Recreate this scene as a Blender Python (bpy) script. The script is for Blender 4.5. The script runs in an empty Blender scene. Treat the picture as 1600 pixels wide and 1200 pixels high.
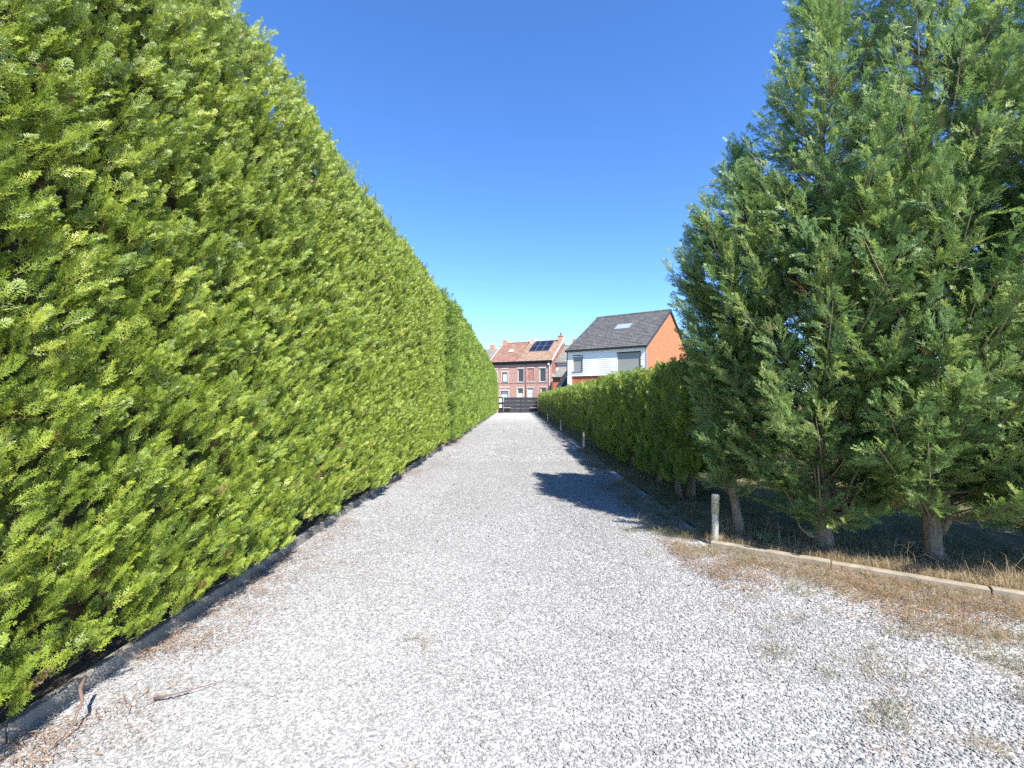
import bpy, math, random
import numpy as np
from mathutils import Vector, Matrix

random.seed(7)
rng = np.random.default_rng(11)
S = bpy.context.scene
COL = S.collection
PI = math.pi

# ------------------------------------------------------------------ camera
cam_d = bpy.data.cameras.new('camera')
cam = bpy.data.objects.new('camera', cam_d); COL.objects.link(cam)
cam.location = (0, 0, 1.5)
cam.rotation_euler = (PI/2, 0, 0)
cam_d.sensor_width = 36.0
cam_d.lens = 36.0*720/1600
cam_d.shift_x = -5/1600
cam_d.shift_y = 23/1600
cam_d.clip_start = 0.05
cam_d.clip_end = 2000
S.camera = cam

# ------------------------------------------------------------------ sky and sun
SUN = Vector((1.9, -3.42, 4.4)).normalized()          # towards the sun
W = bpy.data.worlds.new('World'); S.world = W; W.use_nodes = True
wn = W.node_tree.nodes; wl = W.node_tree.links
bg = wn['Background']
sky = wn.new('ShaderNodeTexSky'); sky.sky_type = 'NISHITA'; sky.sun_disc = False
sky.sun_elevation = math.asin(SUN.z)
sky.sun_rotation = math.atan2(SUN.x, SUN.y)
sky.altitude = 50; sky.air_density = 0.85; sky.dust_density = 0.0; sky.ozone_density = 6.0
hs_ = wn.new('ShaderNodeHueSaturation'); hs_.inputs['Saturation'].default_value = 1.14; hs_.inputs['Hue'].default_value = 0.506
wl.new(sky.outputs[0], hs_.inputs['Color']); wl.new(hs_.outputs[0], bg.inputs[0]); bg.inputs[1].default_value = 0.114
sd = bpy.data.lights.new('sun', 'SUN'); sd.energy = 3.5; sd.angle = math.radians(0.5); sd.color = (1.0, 0.955, 0.88)
so = bpy.data.objects.new('sun', sd); COL.objects.link(so)
so.rotation_euler = (-SUN).to_track_quat('-Z', 'Y').to_euler(); so.location = (8, -14, 20)

S.view_settings.view_transform = 'Standard'; S.view_settings.look = 'None'
S.view_settings.exposure = 1.58; S.view_settings.gamma = 1.0
S.view_settings.use_curve_mapping = False
S.render.engine = 'CYCLES'
cy = S.cycles
cy.max_bounces = 4; cy.diffuse_bounces = 3; cy.glossy_bounces = 2; cy.transmission_bounces = 4; cy.transparent_max_bounces = 4
cy.use_denoising = False; cy.caustics_reflective = False; cy.caustics_refractive = False

# ------------------------------------------------------------------ helpers
def tag(o, label=None, cat=None, group=None, kind=None):
    if label: o['label'] = label
    if cat: o['category'] = cat
    if group: o['group'] = group
    if kind: o['kind'] = kind
    return o

def empty(name, loc=(0, 0, 0), rz=0):
    o = bpy.data.objects.new(name, None); COL.objects.link(o)
    o.location = loc; o.rotation_euler = (0, 0, rz); o.empty_display_size = 0.2
    return o

class MB:
    def __init__(s): s.v = []; s.f = []
    def poly(s, pts):
        n = len(s.v); s.v += [tuple(p) for p in pts]; s.f.append(tuple(range(n, n+len(pts)))); return s
    def box(s, x0, x1, y0, y1, z0, z1):
        n = len(s.v)
        s.v += [(x0,y0,z0),(x1,y0,z0),(x1,y1,z0),(x0,y1,z0),(x0,y0,z1),(x1,y0,z1),(x1,y1,z1),(x0,y1,z1)]
        s.f += [tuple(n+i for i in q) for q in ((0,3,2,1),(4,5,6,7),(0,1,5,4),(1,2,6,5),(2,3,7,6),(3,0,4,7))]
        return s
    def tube(s, pts, rad, sides=7, cap=True):
        pts = [Vector(p) for p in pts]; n0 = len(s.v)
        if not hasattr(rad, '__len__'): rad = [rad]*len(pts)
        ref = Vector((0.31, 0.87, 0.13))
        for i, p in enumerate(pts):
            d = (pts[min(i+1, len(pts)-1)] - pts[max(i-1, 0)]).normalized()
            a = d.cross(ref if abs(d.dot(ref.normalized())) < 0.95 else Vector((1, 0, 0))).normalized(); b = d.cross(a)
            for k in range(sides):
                t = 2*PI*k/sides
                s.v.append(tuple(p + (a*math.cos(t) + b*math.sin(t))*rad[i]))
        for i in range(len(pts)-1):
            for k in range(sides):
                a0 = n0+i*sides+k; a1 = n0+i*sides+(k+1) % sides
                s.f.append((a0, a1, a1+sides, a0+sides))
        if cap:
            s.f.append(tuple(n0+k for k in range(sides))[::-1])
            e = n0+(len(pts)-1)*sides
            s.f.append(tuple(e+k for k in range(sides)))
        return s
    def mesh(s, name, mat=None, smooth=False):
        m = bpy.data.meshes.new(name); m.from_pydata(s.v, [], s.f)
        if mat: m.materials.append(mat)
        if smooth: m.polygons.foreach_set('use_smooth', [True]*len(m.polygons))
        m.update(); return m
    def build(s, name, mat=None, parent=None, smooth=False, bevel=0):
        o = bpy.data.objects.new(name, s.mesh(name, mat, smooth)); COL.objects.link(o)
        if parent: o.parent = parent
        if bevel:
            b = o.modifiers.new('bevel', 'BEVEL'); b.width = bevel; b.segments = 2; b.limit_method = 'ANGLE'
        return o

def link_mesh(name, mesh, parent=None, loc=None):
    o = bpy.data.objects.new(name, mesh); COL.objects.link(o)
    if parent: o.parent = parent
    if loc is not None: o.location = loc
    return o

def _hash(ix, iy, iz, seed):
    h = (ix*374761393 + iy*668265263 + iz*2147483647 + seed*974711) & 0xFFFFFFFF
    h = ((h ^ (h >> 13))*1274126177) & 0xFFFFFFFF
    return ((h ^ (h >> 16)) & 0xFFFF)/65535.0
def vnoise(x, y, z=None, seed=0):
    x = np.asarray(x, float); y = np.asarray(y, float); z = np.zeros_like(x) if z is None else np.asarray(z, float)
    x, y, z = np.broadcast_arrays(x, y, z)
    ix = np.floor(x).astype(np.int64); iy = np.floor(y).astype(np.int64); iz = np.floor(z).astype(np.int64)
    fx = x-ix; fy = y-iy; fz = z-iz
    fx = fx*fx*(3-2*fx); fy = fy*fy*(3-2*fy); fz = fz*fz*(3-2*fz)
    r = 0
    for a in (0, 1):
        for b in (0, 1):
            for c in (0, 1):
                r = r + _hash(ix+a, iy+b, iz+c, seed)*(fx if a else 1-fx)*(fy if b else 1-fy)*(fz if c else 1-fz)
    return r

# ------------------------------------------------------------------ materials
def nmat(name):
    m = bpy.data.materials.new(name); m.use_nodes = True
    nt = m.node_tree; p = nt.nodes['Principled BSDF']
    return m, nt, p
def node(nt, t, **kw):
    n = nt.nodes.new(t)
    for k, v in kw.items(): setattr(n, k, v)
    return n
def ramp(nt, stops, interp='LINEAR'):
    r = nt.nodes.new('ShaderNodeValToRGB'); r.color_ramp.interpolation = interp
    el = r.color_ramp.elements
    while len(el) < len(stops): el.new(0.5)
    for e, (p, c) in zip(el, stops): e.position = p; e.color = (*c, 1)
    return r
def plain(name, col, rough=0.6, metal=0.0, spec=0.5, var=0.0, scale=8, bump=0.0):
    m, nt, p = nmat(name)
    p.inputs['Roughness'].default_value = rough; p.inputs['Metallic'].default_value = metal
    p.inputs['Specular IOR Level'].default_value = spec
    p.inputs['Base Color'].default_value = (*col, 1)
    if var or bump:
        tc = node(nt, 'ShaderNodeTexCoord'); n = node(nt, 'ShaderNodeTexNoise'); n.inputs['Scale'].default_value = scale
        n.inputs['Detail'].default_value = 6; n.inputs['Roughness'].default_value = 0.65
        nt.links.new(tc.outputs['Object'], n.inputs['Vector'])
        if var:
            r = ramp(nt, [(0.25, tuple(c*(1-var) for c in col)), (0.75, tuple(min(1, c*(1+var)) for c in col))])
            nt.links.new(n.outputs['Fac'], r.inputs[0]); nt.links.new(r.outputs[0], p.inputs['Base Color'])
        if bump:
            b = node(nt, 'ShaderNodeBump'); b.inputs['Strength'].default_value = bump; b.inputs['Distance'].default_value = 0.02
            nt.links.new(n.outputs['Fac'], b.inputs['Height']); nt.links.new(b.outputs[0], p.inputs['Normal'])
    return m

def leaf_mat(name, stops, trans=0.27, rough=0.42, spec=0.5):
    m, nt, p = nmat(name)
    at = node(nt, 'ShaderNodeAttribute'); at.attribute_type = 'INSTANCER'; at.attribute_name = 'tint'
    r = ramp(nt, stops); nt.links.new(at.outputs['Fac'], r.inputs[0])
    nt.links.new(r.outputs[0], p.inputs['Base Color'])
    p.inputs['Roughness'].default_value = rough; p.inputs['Specular IOR Level'].default_value = spec
    t = node(nt, 'ShaderNodeBsdfTranslucent')
    hs = node(nt, 'ShaderNodeHueSaturation'); hs.inputs['Hue'].default_value = 0.485; hs.inputs['Value'].default_value = 1.5; hs.inputs['Saturation'].default_value = 1.1
    nt.links.new(r.outputs[0], hs.inputs['Color']); nt.links.new(hs.outputs[0], t.inputs[0])
    mx = node(nt, 'ShaderNodeMixShader'); mx.inputs[0].default_value = trans
    out = nt.nodes['Material Output']
    nt.links.new(p.outputs[0], mx.inputs[1]); nt.links.new(t.outputs[0], mx.inputs[2]); nt.links.new(mx.outputs[0], out.inputs[0])
    return m

M = {}
DEAD = (0.22, 0.13, 0.065)
M['leaf_left'] = leaf_mat('leaf_left', [(0.0, (0.09, 0.15, 0.025)), (0.45, (0.21, 0.295, 0.04)), (0.85, (0.37, 0.44, 0.065)), (0.955, (0.42, 0.47, 0.09)), (0.965, DEAD), (1.0, DEAD)])
M['leaf_thuja'] = leaf_mat('leaf_thuja', [(0.0, (0.09, 0.16, 0.025)), (0.5, (0.18, 0.275, 0.035)), (1.0, (0.29, 0.38, 0.05))])
M['leaf_low'] = leaf_mat('leaf_low', [(0.0, (0.10, 0.18, 0.045)), (0.5, (0.20, 0.31, 0.065)), (0.95, (0.40, 0.47, 0.07)), (0.97, DEAD), (1, DEAD)])
M['leaf_tall'] = leaf_mat('leaf_tall', [(0.0, (0.10, 0.19, 0.07)), (0.5, (0.215, 0.335, 0.115)), (0.9, (0.40, 0.48, 0.16)), (0.97, (0.40, 0.48, 0.16)), (0.98, DEAD), (1, DEAD)], spec=0.5, trans=0.38)
M['grass'] = leaf_mat('grass', [(0.0, (0.08, 0.12, 0.045)), (0.35, (0.15, 0.17, 0.075)), (0.6, (0.32, 0.255, 0.15)), (1.0, (0.50, 0.40, 0.255))], trans=0.3, rough=0.6, spec=0.3)
M['litter'] = leaf_mat('litter', [(0.0, (0.13, 0.07, 0.04)), (0.5, (0.28, 0.16, 0.085)), (1.0, (0.44, 0.31, 0.18))], trans=0.15, rough=0.8, spec=0.2)
M['stem'] = plain('stem', (0.20, 0.14, 0.07), 0.7)
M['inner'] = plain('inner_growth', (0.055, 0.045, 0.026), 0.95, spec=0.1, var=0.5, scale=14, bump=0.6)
M['concrete'] = plain('concrete', (0.31, 0.265, 0.20), 0.95, spec=0.1, var=0.4, scale=9, bump=0.25)
M['kerb_grey'] = plain('kerb_grey', (0.25, 0.23, 0.20), 0.95, spec=0.1, var=0.35, scale=7, bump=0.3)
M['steel'] = plain('brushed_steel', (0.55, 0.54, 0.50), 0.35, metal=0.45, var=0.1, scale=30)
M['black'] = plain('black_metal', (0.018, 0.019, 0.022), 0.42, var=0.2, scale=4)
M['black2'] = plain('black_fascia', (0.012, 0.012, 0.013), 0.5)
M['board'] = plain('anthracite_board', (0.035, 0.037, 0.042), 0.45, var=0.15, scale=3)
M['white'] = plain('white_paint', (0.78, 0.78, 0.76), 0.5, var=0.04, scale=3)
M['rail'] = plain('rail_grey', (0.10, 0.105, 0.115), 0.5)
M['siding'] = plain('white_siding', (0.86, 0.84, 0.79), 0.5, var=0.05, scale=2)
M['stone_trim'] = plain('pale_stone', (0.60, 0.54, 0.43), 0.85, var=0.15, scale=6)
M['pane'] = plain('dark_pane', (0.02, 0.025, 0.028), 0.06, spec=0.8)
M['curtain'] = plain('white_curtain', (0.72, 0.73, 0.74), 0.8, var=0.06, scale=5)
M['shutter'] = plain('shutter_grey', (0.29, 0.30, 0.26), 0.55, var=0.05)
M['render'] = plain('white_render', (0.84, 0.83, 0.80), 0.85, var=0.05, scale=2)
M['lead'] = plain('lead_flashing', (0.28, 0.29, 0.30), 0.6)
M['verge'] = plain('pale_verge', (0.62, 0.58, 0.52), 0.8)
M['pot'] = plain('chimney_pot', (0.05, 0.04, 0.04), 0.8)
M['solar'] = plain('solar_glass', (0.012, 0.016, 0.035), 0.12, spec=0.7)
M['alu'] = plain('alu_frame', (0.35, 0.36, 0.38), 0.4, metal=0.5)
M['soil'] = plain('soil', (0.085, 0.065, 0.045), 0.95, var=0.45, scale=10, bump=0.8)
M['asphalt'] = plain('asphalt', (0.055, 0.055, 0.057), 0.9, var=0.2, scale=20, bump=0.2)
M['pale_post'] = plain('pale_wood', (0.50, 0.46, 0.40), 0.8, var=0.2, scale=12)
M['weed'] = plain('weed_leaf', (0.12, 0.22, 0.05), 0.5, var=0.2)
M['twig'] = plain('dry_twig', (0.19, 0.125, 0.09), 0.8, var=0.3, scale=20)

def bark(name, c0, c1):
    m, nt, p = nmat(name)
    tc = node(nt, 'ShaderNodeTexCoord'); mp = node(nt, 'ShaderNodeMapping'); mp.inputs['Scale'].default_value = (38, 38, 7)
    n = node(nt, 'ShaderNodeTexNoise'); n.inputs['Scale'].default_value = 1.0; n.inputs['Detail'].default_value = 8; n.inputs['Roughness'].default_value = 0.7
    nt.links.new(tc.outputs['Object'], mp.inputs[0]); nt.links.new(mp.outputs[0], n.inputs['Vector'])
    r = ramp(nt, [(0.3, c0), (0.7, c1)]); nt.links.new(n.outputs['Fac'], r.inputs[0]); nt.links.new(r.outputs[0], p.inputs['Base Color'])
    b = node(nt, 'ShaderNodeBump'); b.inputs['Strength'].default_value = 0.9; b.inputs['Distance'].default_value = 0.015
    nt.links.new(n.outputs['Fac'], b.inputs['Height']); nt.links.new(b.outputs[0], p.inputs['Normal'])
    p.inputs['Roughness'].default_value = 0.9; p.inputs['Specular IOR Level'].default_value = 0.2
    return m
M['bark'] = bark('bark', (0.13, 0.09, 0.06), (0.44, 0.36, 0.27))
M['bark_grey'] = bark('bark_grey', (0.12, 0.09, 0.065), (0.36, 0.29, 0.21))

def brick(name, cA, cB, mortar, w=0.215, h=0.072, ms=0.009):
    m, nt, p = nmat(name)
    tc = node(nt, 'ShaderNodeTexCoord'); sx = node(nt, 'ShaderNodeSeparateXYZ'); ad = node(nt, 'ShaderNodeMath', operation='ADD'); cb = node(nt, 'ShaderNodeCombineXYZ')
    nt.links.new(tc.outputs['Object'], sx.inputs[0]); nt.links.new(sx.outputs[0], ad.inputs[0]); nt.links.new(sx.outputs[1], ad.inputs[1])
    nt.links.new(ad.outputs[0], cb.inputs[0]); nt.links.new(sx.outputs[2], cb.inputs[1])
    b = node(nt, 'ShaderNodeTexBrick'); b.inputs['Scale'].default_value = 1
    b.inputs['Brick Width'].default_value = w; b.inputs['Row Height'].default_value = h; b.inputs['Mortar Size'].default_value = ms
    b.inputs['Color1'].default_value = (*cA, 1); b.inputs['Color2'].default_value = (*cB, 1); b.inputs['Mortar'].default_value = (*mortar, 1)
    nt.links.new(cb.outputs[0], b.inputs['Vector'])
    n = node(nt, 'ShaderNodeTexNoise'); n.inputs['Scale'].default_value = 3.5; n.inputs['Detail'].default_value = 8; n.inputs['Roughness'].default_value = 0.75
    nt.links.new(tc.outputs['Object'], n.inputs['Vector'])
    mx = node(nt, 'ShaderNodeMixRGB', blend_type='MULTIPLY'); mx.inputs[0].default_value = 1
    r = ramp(nt, [(0.3, (0.62, 0.60, 0.60)), (0.7, (1.2, 1.18, 1.15))]); nt.links.new(n.outputs['Fac'], r.inputs[0])
    nt.links.new(b.outputs['Color'], mx.inputs[1]); nt.links.new(r.outputs[0], mx.inputs[2]); nt.links.new(mx.outputs[0], p.inputs['Base Color'])
    bp = node(nt, 'ShaderNodeBump'); bp.inputs['Strength'].default_value = 0.4; bp.inputs['Distance'].default_value = 0.01; bp.invert = True
    nt.links.new(b.outputs['Fac'], bp.inputs['Height']); nt.links.new(bp.outputs[0], p.inputs['Normal'])
    p.inputs['Roughness'].default_value = 0.9
    return m
M['brick_red'] = brick('brick_red', (0.46, 0.22, 0.16), (0.58, 0.33, 0.25), (0.55, 0.47, 0.41))
M['brick_fill'] = brick('brick_fill', (0.42, 0.18, 0.14), (0.50, 0.24, 0.18), (0.38, 0.28, 0.23))
M['brick_gable'] = brick('brick_gable', (0.27, 0.11, 0.09), (0.34, 0.15, 0.12), (0.24, 0.16, 0.13), w=0.4, h=0.22, ms=0.02)
M['brick_orange'] = brick('brick_orange', (0.52, 0.15, 0.055), (0.60, 0.19, 0.075), (0.50, 0.24, 0.13))
M['brick_chimney'] = brick('brick_chimney', (0.50, 0.26, 0.18), (0.58, 0.33, 0.22), (0.45, 0.36, 0.30))
M['slate_blue'] = brick('slate_blue', (0.045, 0.06, 0.085), (0.06, 0.075, 0.10), (0.02, 0.025, 0.035), w=0.3, h=0.2, ms=0.012)

def tile_mat(name, cA, cB, dark, w=0.28, h=0.3, patch=None):
    m, nt, p = nmat(name)
    tc = node(nt, 'ShaderNodeTexCoord')
    b = node(nt, 'ShaderNodeTexBrick'); b.inputs['Scale'].default_value = 1; b.inputs['Brick Width'].default_value = w; b.inputs['Row Height'].default_value = h
    b.inputs['Mortar Size'].default_value = 0.012; b.inputs['Color1'].default_value = (*cA, 1); b.inputs['Color2'].default_value = (*cB, 1); b.inputs['Mortar'].default_value = (*dark, 1)
    nt.links.new(tc.outputs['Object'], b.inputs['Vector'])
    n = node(nt, 'ShaderNodeTexNoise'); n.inputs['Scale'].default_value = 2.2; n.inputs['Detail'].default_value = 10; n.inputs['Roughness'].default_value = 0.75
    nt.links.new(tc.outputs['Object'], n.inputs['Vector'])
    mx = node(nt, 'ShaderNodeMixRGB', blend_type='MULTIPLY'); mx.inputs[0].default_value = 1
    r = ramp(nt, [(0.3, (0.6, 0.6, 0.6)), (0.7, patch or (1.35, 1.33, 1.3))]); nt.links.new(n.outputs['Fac'], r.inputs[0])
    nt.links.new(b.outputs['Color'], mx.inputs[1]); nt.links.new(r.outputs[0], mx.inputs[2]); nt.links.new(mx.outputs[0], p.inputs['Base Color'])
    p.inputs['Roughness'].default_value = 0.8; p.inputs['Specular IOR Level'].default_value = 0.3
    return m
M['tile_red'] = tile_mat('tile_red', (0.27, 0.145, 0.105), (0.34, 0.20, 0.145), (0.15, 0.075, 0.05))
M['tile_brown'] = tile_mat('tile_brown', (0.30, 0.20, 0.135), (0.37, 0.26, 0.18), (0.16, 0.10, 0.07))
M['tile_grey'] = tile_mat('tile_grey', (0.105, 0.102, 0.098), (0.155, 0.15, 0.145), (0.05, 0.05, 0.05), w=0.34)
M['tile_old'] = tile_mat('tile_old', (0.22, 0.21, 0.18), (0.29, 0.27, 0.23), (0.10, 0.10, 0.09))

def gravel_bed():
    m, nt, p = nmat('gravel_bed')
    tc = node(nt, 'ShaderNodeTexCoord')
    v = node(nt, 'ShaderNodeTexVoronoi'); v.inputs['Scale'].default_value = 55; v.inputs['Randomness'].default_value = 1
    nt.links.new(tc.outputs['Object'], v.inputs['Vector'])
    r = ramp(nt, [(0.0, (0.32, 0.315, 0.305)), (0.5, (0.46, 0.452, 0.44)), (1.0, (0.60, 0.59, 0.575))]); 
    sx = node(nt, 'ShaderNodeSeparateXYZ'); nt.links.new(v.outputs['Color'], sx.inputs[0]); nt.links.new(sx.outputs[0], r.inputs[0])
    gap = ramp(nt, [(0.0, (1, 1, 1)), (0.55, (1, 1, 1)), (0.85, (0.55, 0.53, 0.5))]); nt.links.new(v.outputs['Distance'], gap.inputs[0])
    mx = node(nt, 'ShaderNodeMixRGB', blend_type='MULTIPLY'); mx.inputs[0].default_value = 1
    nt.links.new(r.outputs[0], mx.inputs[1]); nt.links.new(gap.outputs[0], mx.inputs[2])
    n = node(nt, 'ShaderNodeTexNoise'); n.inputs['Scale'].default_value = 1.3; n.inputs['Detail'].default_value = 5
    nt.links.new(tc.outputs['Object'], n.inputs['Vector'])
    r2 = ramp(nt, [(0.3, (0.86, 0.85, 0.83)), (0.65, (1.06, 1.06, 1.06))]); nt.links.new(n.outputs['Fac'], r2.inputs[0])
    m2 = node(nt, 'ShaderNodeMixRGB', blend_type='MULTIPLY'); m2.inputs[0].default_value = 1
    nt.links.new(mx.outputs[0], m2.inputs[1]); nt.links.new(r2.outputs[0], m2.inputs[2]); nt.links.new(m2.outputs[0], p.inputs['Base Color'])
    b = node(nt, 'ShaderNodeBump'); b.inputs['Strength'].default_value = 0.7; b.inputs['Distance'].default_value = 0.012; b.invert = True
    nt.links.new(v.outputs['Distance'], b.inputs['Height']); nt.links.new(b.outputs[0], p.inputs['Normal'])
    p.inputs['Roughness'].default_value = 0.9; p.inputs['Specular IOR Level'].default_value = 0.2
    return m
M['gravel_bed'] = gravel_bed()
def stone_mat():
    m, nt, p = nmat('gravel_stone')
    at = node(nt, 'ShaderNodeAttribute'); at.attribute_type = 'INSTANCER'; at.attribute_name = 'tint'
    r = ramp(nt, [(0.0, (0.10, 0.10, 0.10)), (0.25, (0.215, 0.211, 0.205)), (0.6, (0.278, 0.274, 0.266)), (0.93, (0.39, 0.383, 0.373)), (0.97, (0.36, 0.28, 0.21)), (1, (0.33, 0.25, 0.18))])
    nt.links.new(at.outputs['Fac'], r.inputs[0]); nt.links.new(r.outputs[0], p.inputs['Base Color'])
    p.inputs['Roughness'].default_value = 0.75; p.inputs['Specular IOR Level'].default_value = 0.3
    return m
M['stone'] = stone_mat()
def lawn_mat():
    m, nt, p = nmat('lawn_soil')
    tc = node(nt, 'ShaderNodeTexCoord')
    n = node(nt, 'ShaderNodeTexNoise'); n.inputs['Scale'].default_value = 1.2; n.inputs['Detail'].default_value = 12; n.inputs['Roughness'].default_value = 0.75
    nt.links.new(tc.outputs['Object'], n.inputs['Vector'])
    r = ramp(nt, [(0.3, (0.10, 0.085, 0.05)), (0.5, (0.20, 0.16, 0.085)), (0.7, (0.14, 0.16, 0.06))]); nt.links.new(n.outputs['Fac'], r.inputs[0])
    nt.links.new(r.outputs[0], p.inputs['Base Color']); p.inputs['Roughness'].default_value = 0.95; p.inputs['Specular IOR Level'].default_value = 0.1
    n2 = node(nt, 'ShaderNodeTexNoise'); n2.inputs['Scale'].default_value = 60; nt.links.new(tc.outputs['Object'], n2.inputs['Vector'])
    b = node(nt, 'ShaderNodeBump'); b.inputs['Strength'].default_value = 0.8; b.inputs['Distance'].default_value = 0.03
    nt.links.new(n2.outputs['Fac'], b.inputs['Height']); nt.links.new(b.outputs[0], p.inputs['Normal'])
    return m
M['lawn'] = lawn_mat()
def lamp_lens():
    m, nt, p = nmat('lamp_lens')
    tc = node(nt, 'ShaderNodeTexCoord'); v = node(nt, 'ShaderNodeTexVoronoi'); v.inputs['Scale'].default_value = 45
    nt.links.new(tc.outputs['Object'], v.inputs['Vector'])
    r = ramp(nt, [(0.1, (0.66, 0.62, 0.45)), (0.6, (0.42, 0.37, 0.20)), (0.9, (0.20, 0.17, 0.08))]); nt.links.new(v.outputs['Distance'], r.inputs[0])
    nt.links.new(r.outputs[0], p.inputs['Base Color']); p.inputs['Roughness'].default_value = 0.25
    return m
M['lens'] = lamp_lens()

# ------------------------------------------------------------------ scattering (geometry nodes, only for foliage, grass, gravel)
def scatter(name, pts, rot, scl, tint, protos, parent=None):
    """One object whose points carry instances of the proto meshes."""
    n = len(pts)
    me = bpy.data.meshes.new(name); me.vertices.add(n)
    me.vertices.foreach_set('co', np.ascontiguousarray(pts, np.float32).ravel())
    a = me.attributes.new('rot', 'FLOAT_VECTOR', 'POINT'); a.data.foreach_set('vector', np.ascontiguousarray(rot, np.float32).ravel())
    s = np.asarray(scl, np.float32)
    if s.ndim == 1: s = np.repeat(s[:, None], 3, 1)
    a = me.attributes.new('scl', 'FLOAT_VECTOR', 'POINT'); a.data.foreach_set('vector', np.ascontiguousarray(s).ravel())
    a = me.attributes.new('tint', 'FLOAT', 'POINT'); a.data.foreach_set('value', np.ascontiguousarray(tint, np.float32))
    a = me.attributes.new('pick', 'INT', 'POINT'); a.data.foreach_set('value', rng.integers(0, len(protos), n).astype(np.int32))
    for pm in protos[0].data.materials: me.materials.append(pm)
    o = bpy.data.objects.new(name, me); COL.objects.link(o)
    if parent: o.parent = parent
    o['kind'] = 'stuff'
    g = bpy.data.node_groups.new(name + '_scatter', 'GeometryNodeTree')
    g.interface.new_socket('Geometry', in_out='INPUT', socket_type='NodeSocketGeometry')
    g.interface.new_socket('Geometry', in_out='OUTPUT', socket_type='NodeSocketGeometry')
    N = g.nodes; L = g.links
    gi = N.new('NodeGroupInput'); go = N.new('NodeGroupOutput'); ip = N.new('GeometryNodeInstanceOnPoints')
    jn = N.new('GeometryNodeJoinGeometry')
    for p in protos:
        oi = N.new('GeometryNodeObjectInfo'); oi.inputs['Object'].default_value = p
        gt = N.new('GeometryNodeGeometryToInstance'); L.new(oi.outputs['Geometry'], gt.inputs[0]); L.new(gt.outputs[0], jn.inputs[0])
    def att(nm, t):
        x = N.new('GeometryNodeInputNamedAttribute'); x.data_type = t; x.inputs['Name'].default_value = nm; return x.outputs[0]
    e2r = N.new('FunctionNodeEulerToRotation'); L.new(att('rot', 'FLOAT_VECTOR'), e2r.inputs[0])
    L.new(gi.outputs[0], ip.inputs['Points']); L.new(jn.outputs[0], ip.inputs['Instance'])
    ip.inputs['Pick Instance'].default_value = True
    L.new(att('pick', 'INT'), ip.inputs['Instance Index']); L.new(e2r.outputs[0], ip.inputs['Rotation']); L.new(att('scl', 'FLOAT_VECTOR'), ip.inputs['Scale'])
    L.new(ip.outputs[0], go.inputs[0])
    md = o.modifiers.new('scatter', 'NODES'); md.node_group = g
    return o

def frames(d, ref):
    """euler angles that turn local +Y onto d, local +Z as near ref as can be"""
    d = d/np.linalg.norm(d, axis=1, keepdims=True)
    z = ref - d*np.sum(ref*d, axis=1, keepdims=True); z = z/np.maximum(np.linalg.norm(z, axis=1, keepdims=True), 1e-6)
    x = np.cross(d, z)
    R20 = x[:, 2]; R21 = d[:, 2]; R22 = z[:, 2]; R10 = x[:, 1]; R00 = x[:, 0]
    return np.stack([np.arctan2(R21, R22), np.arcsin(np.clip(-R20, -1, 1)), np.arctan2(R10, R00)], 1)

def proto(name, mesh): return bpy.data.objects.new(name, mesh)       # mesh source only, never linked to the scene

def ribbon(mb, pts, w0, w1, nrm):
    n0 = len(mb.v)
    for i, p in enumerate(pts):
        t = i/(len(pts)-1); d = (pts[min(i+1, len(pts)-1)] - pts[max(i-1, 0)])
        s = d.cross(nrm)
        s = s.normalized() if s.length > 1e-8 else Vector((1, 0, 0))
        w = (w0 + (w1-w0)*t)*0.5
        mb.v += [tuple(p-s*w), tuple(p+s*w)]
    for i in range(len(pts)-1):
        a = n0+2*i; mb.f.append((a, a+1, a+3, a+2))

def leaflet(mb, p, d, nrm, L, w):
    s = d.cross(nrm).normalized()*(w*0.5); n = len(mb.v)
    mb.v += [tuple(p), tuple(p + d*L*0.45 + s), tuple(p + d*L), tuple(p + d*L*0.45 - s)]
    mb.f.append((n, n+1, n+2, n+3))

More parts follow.
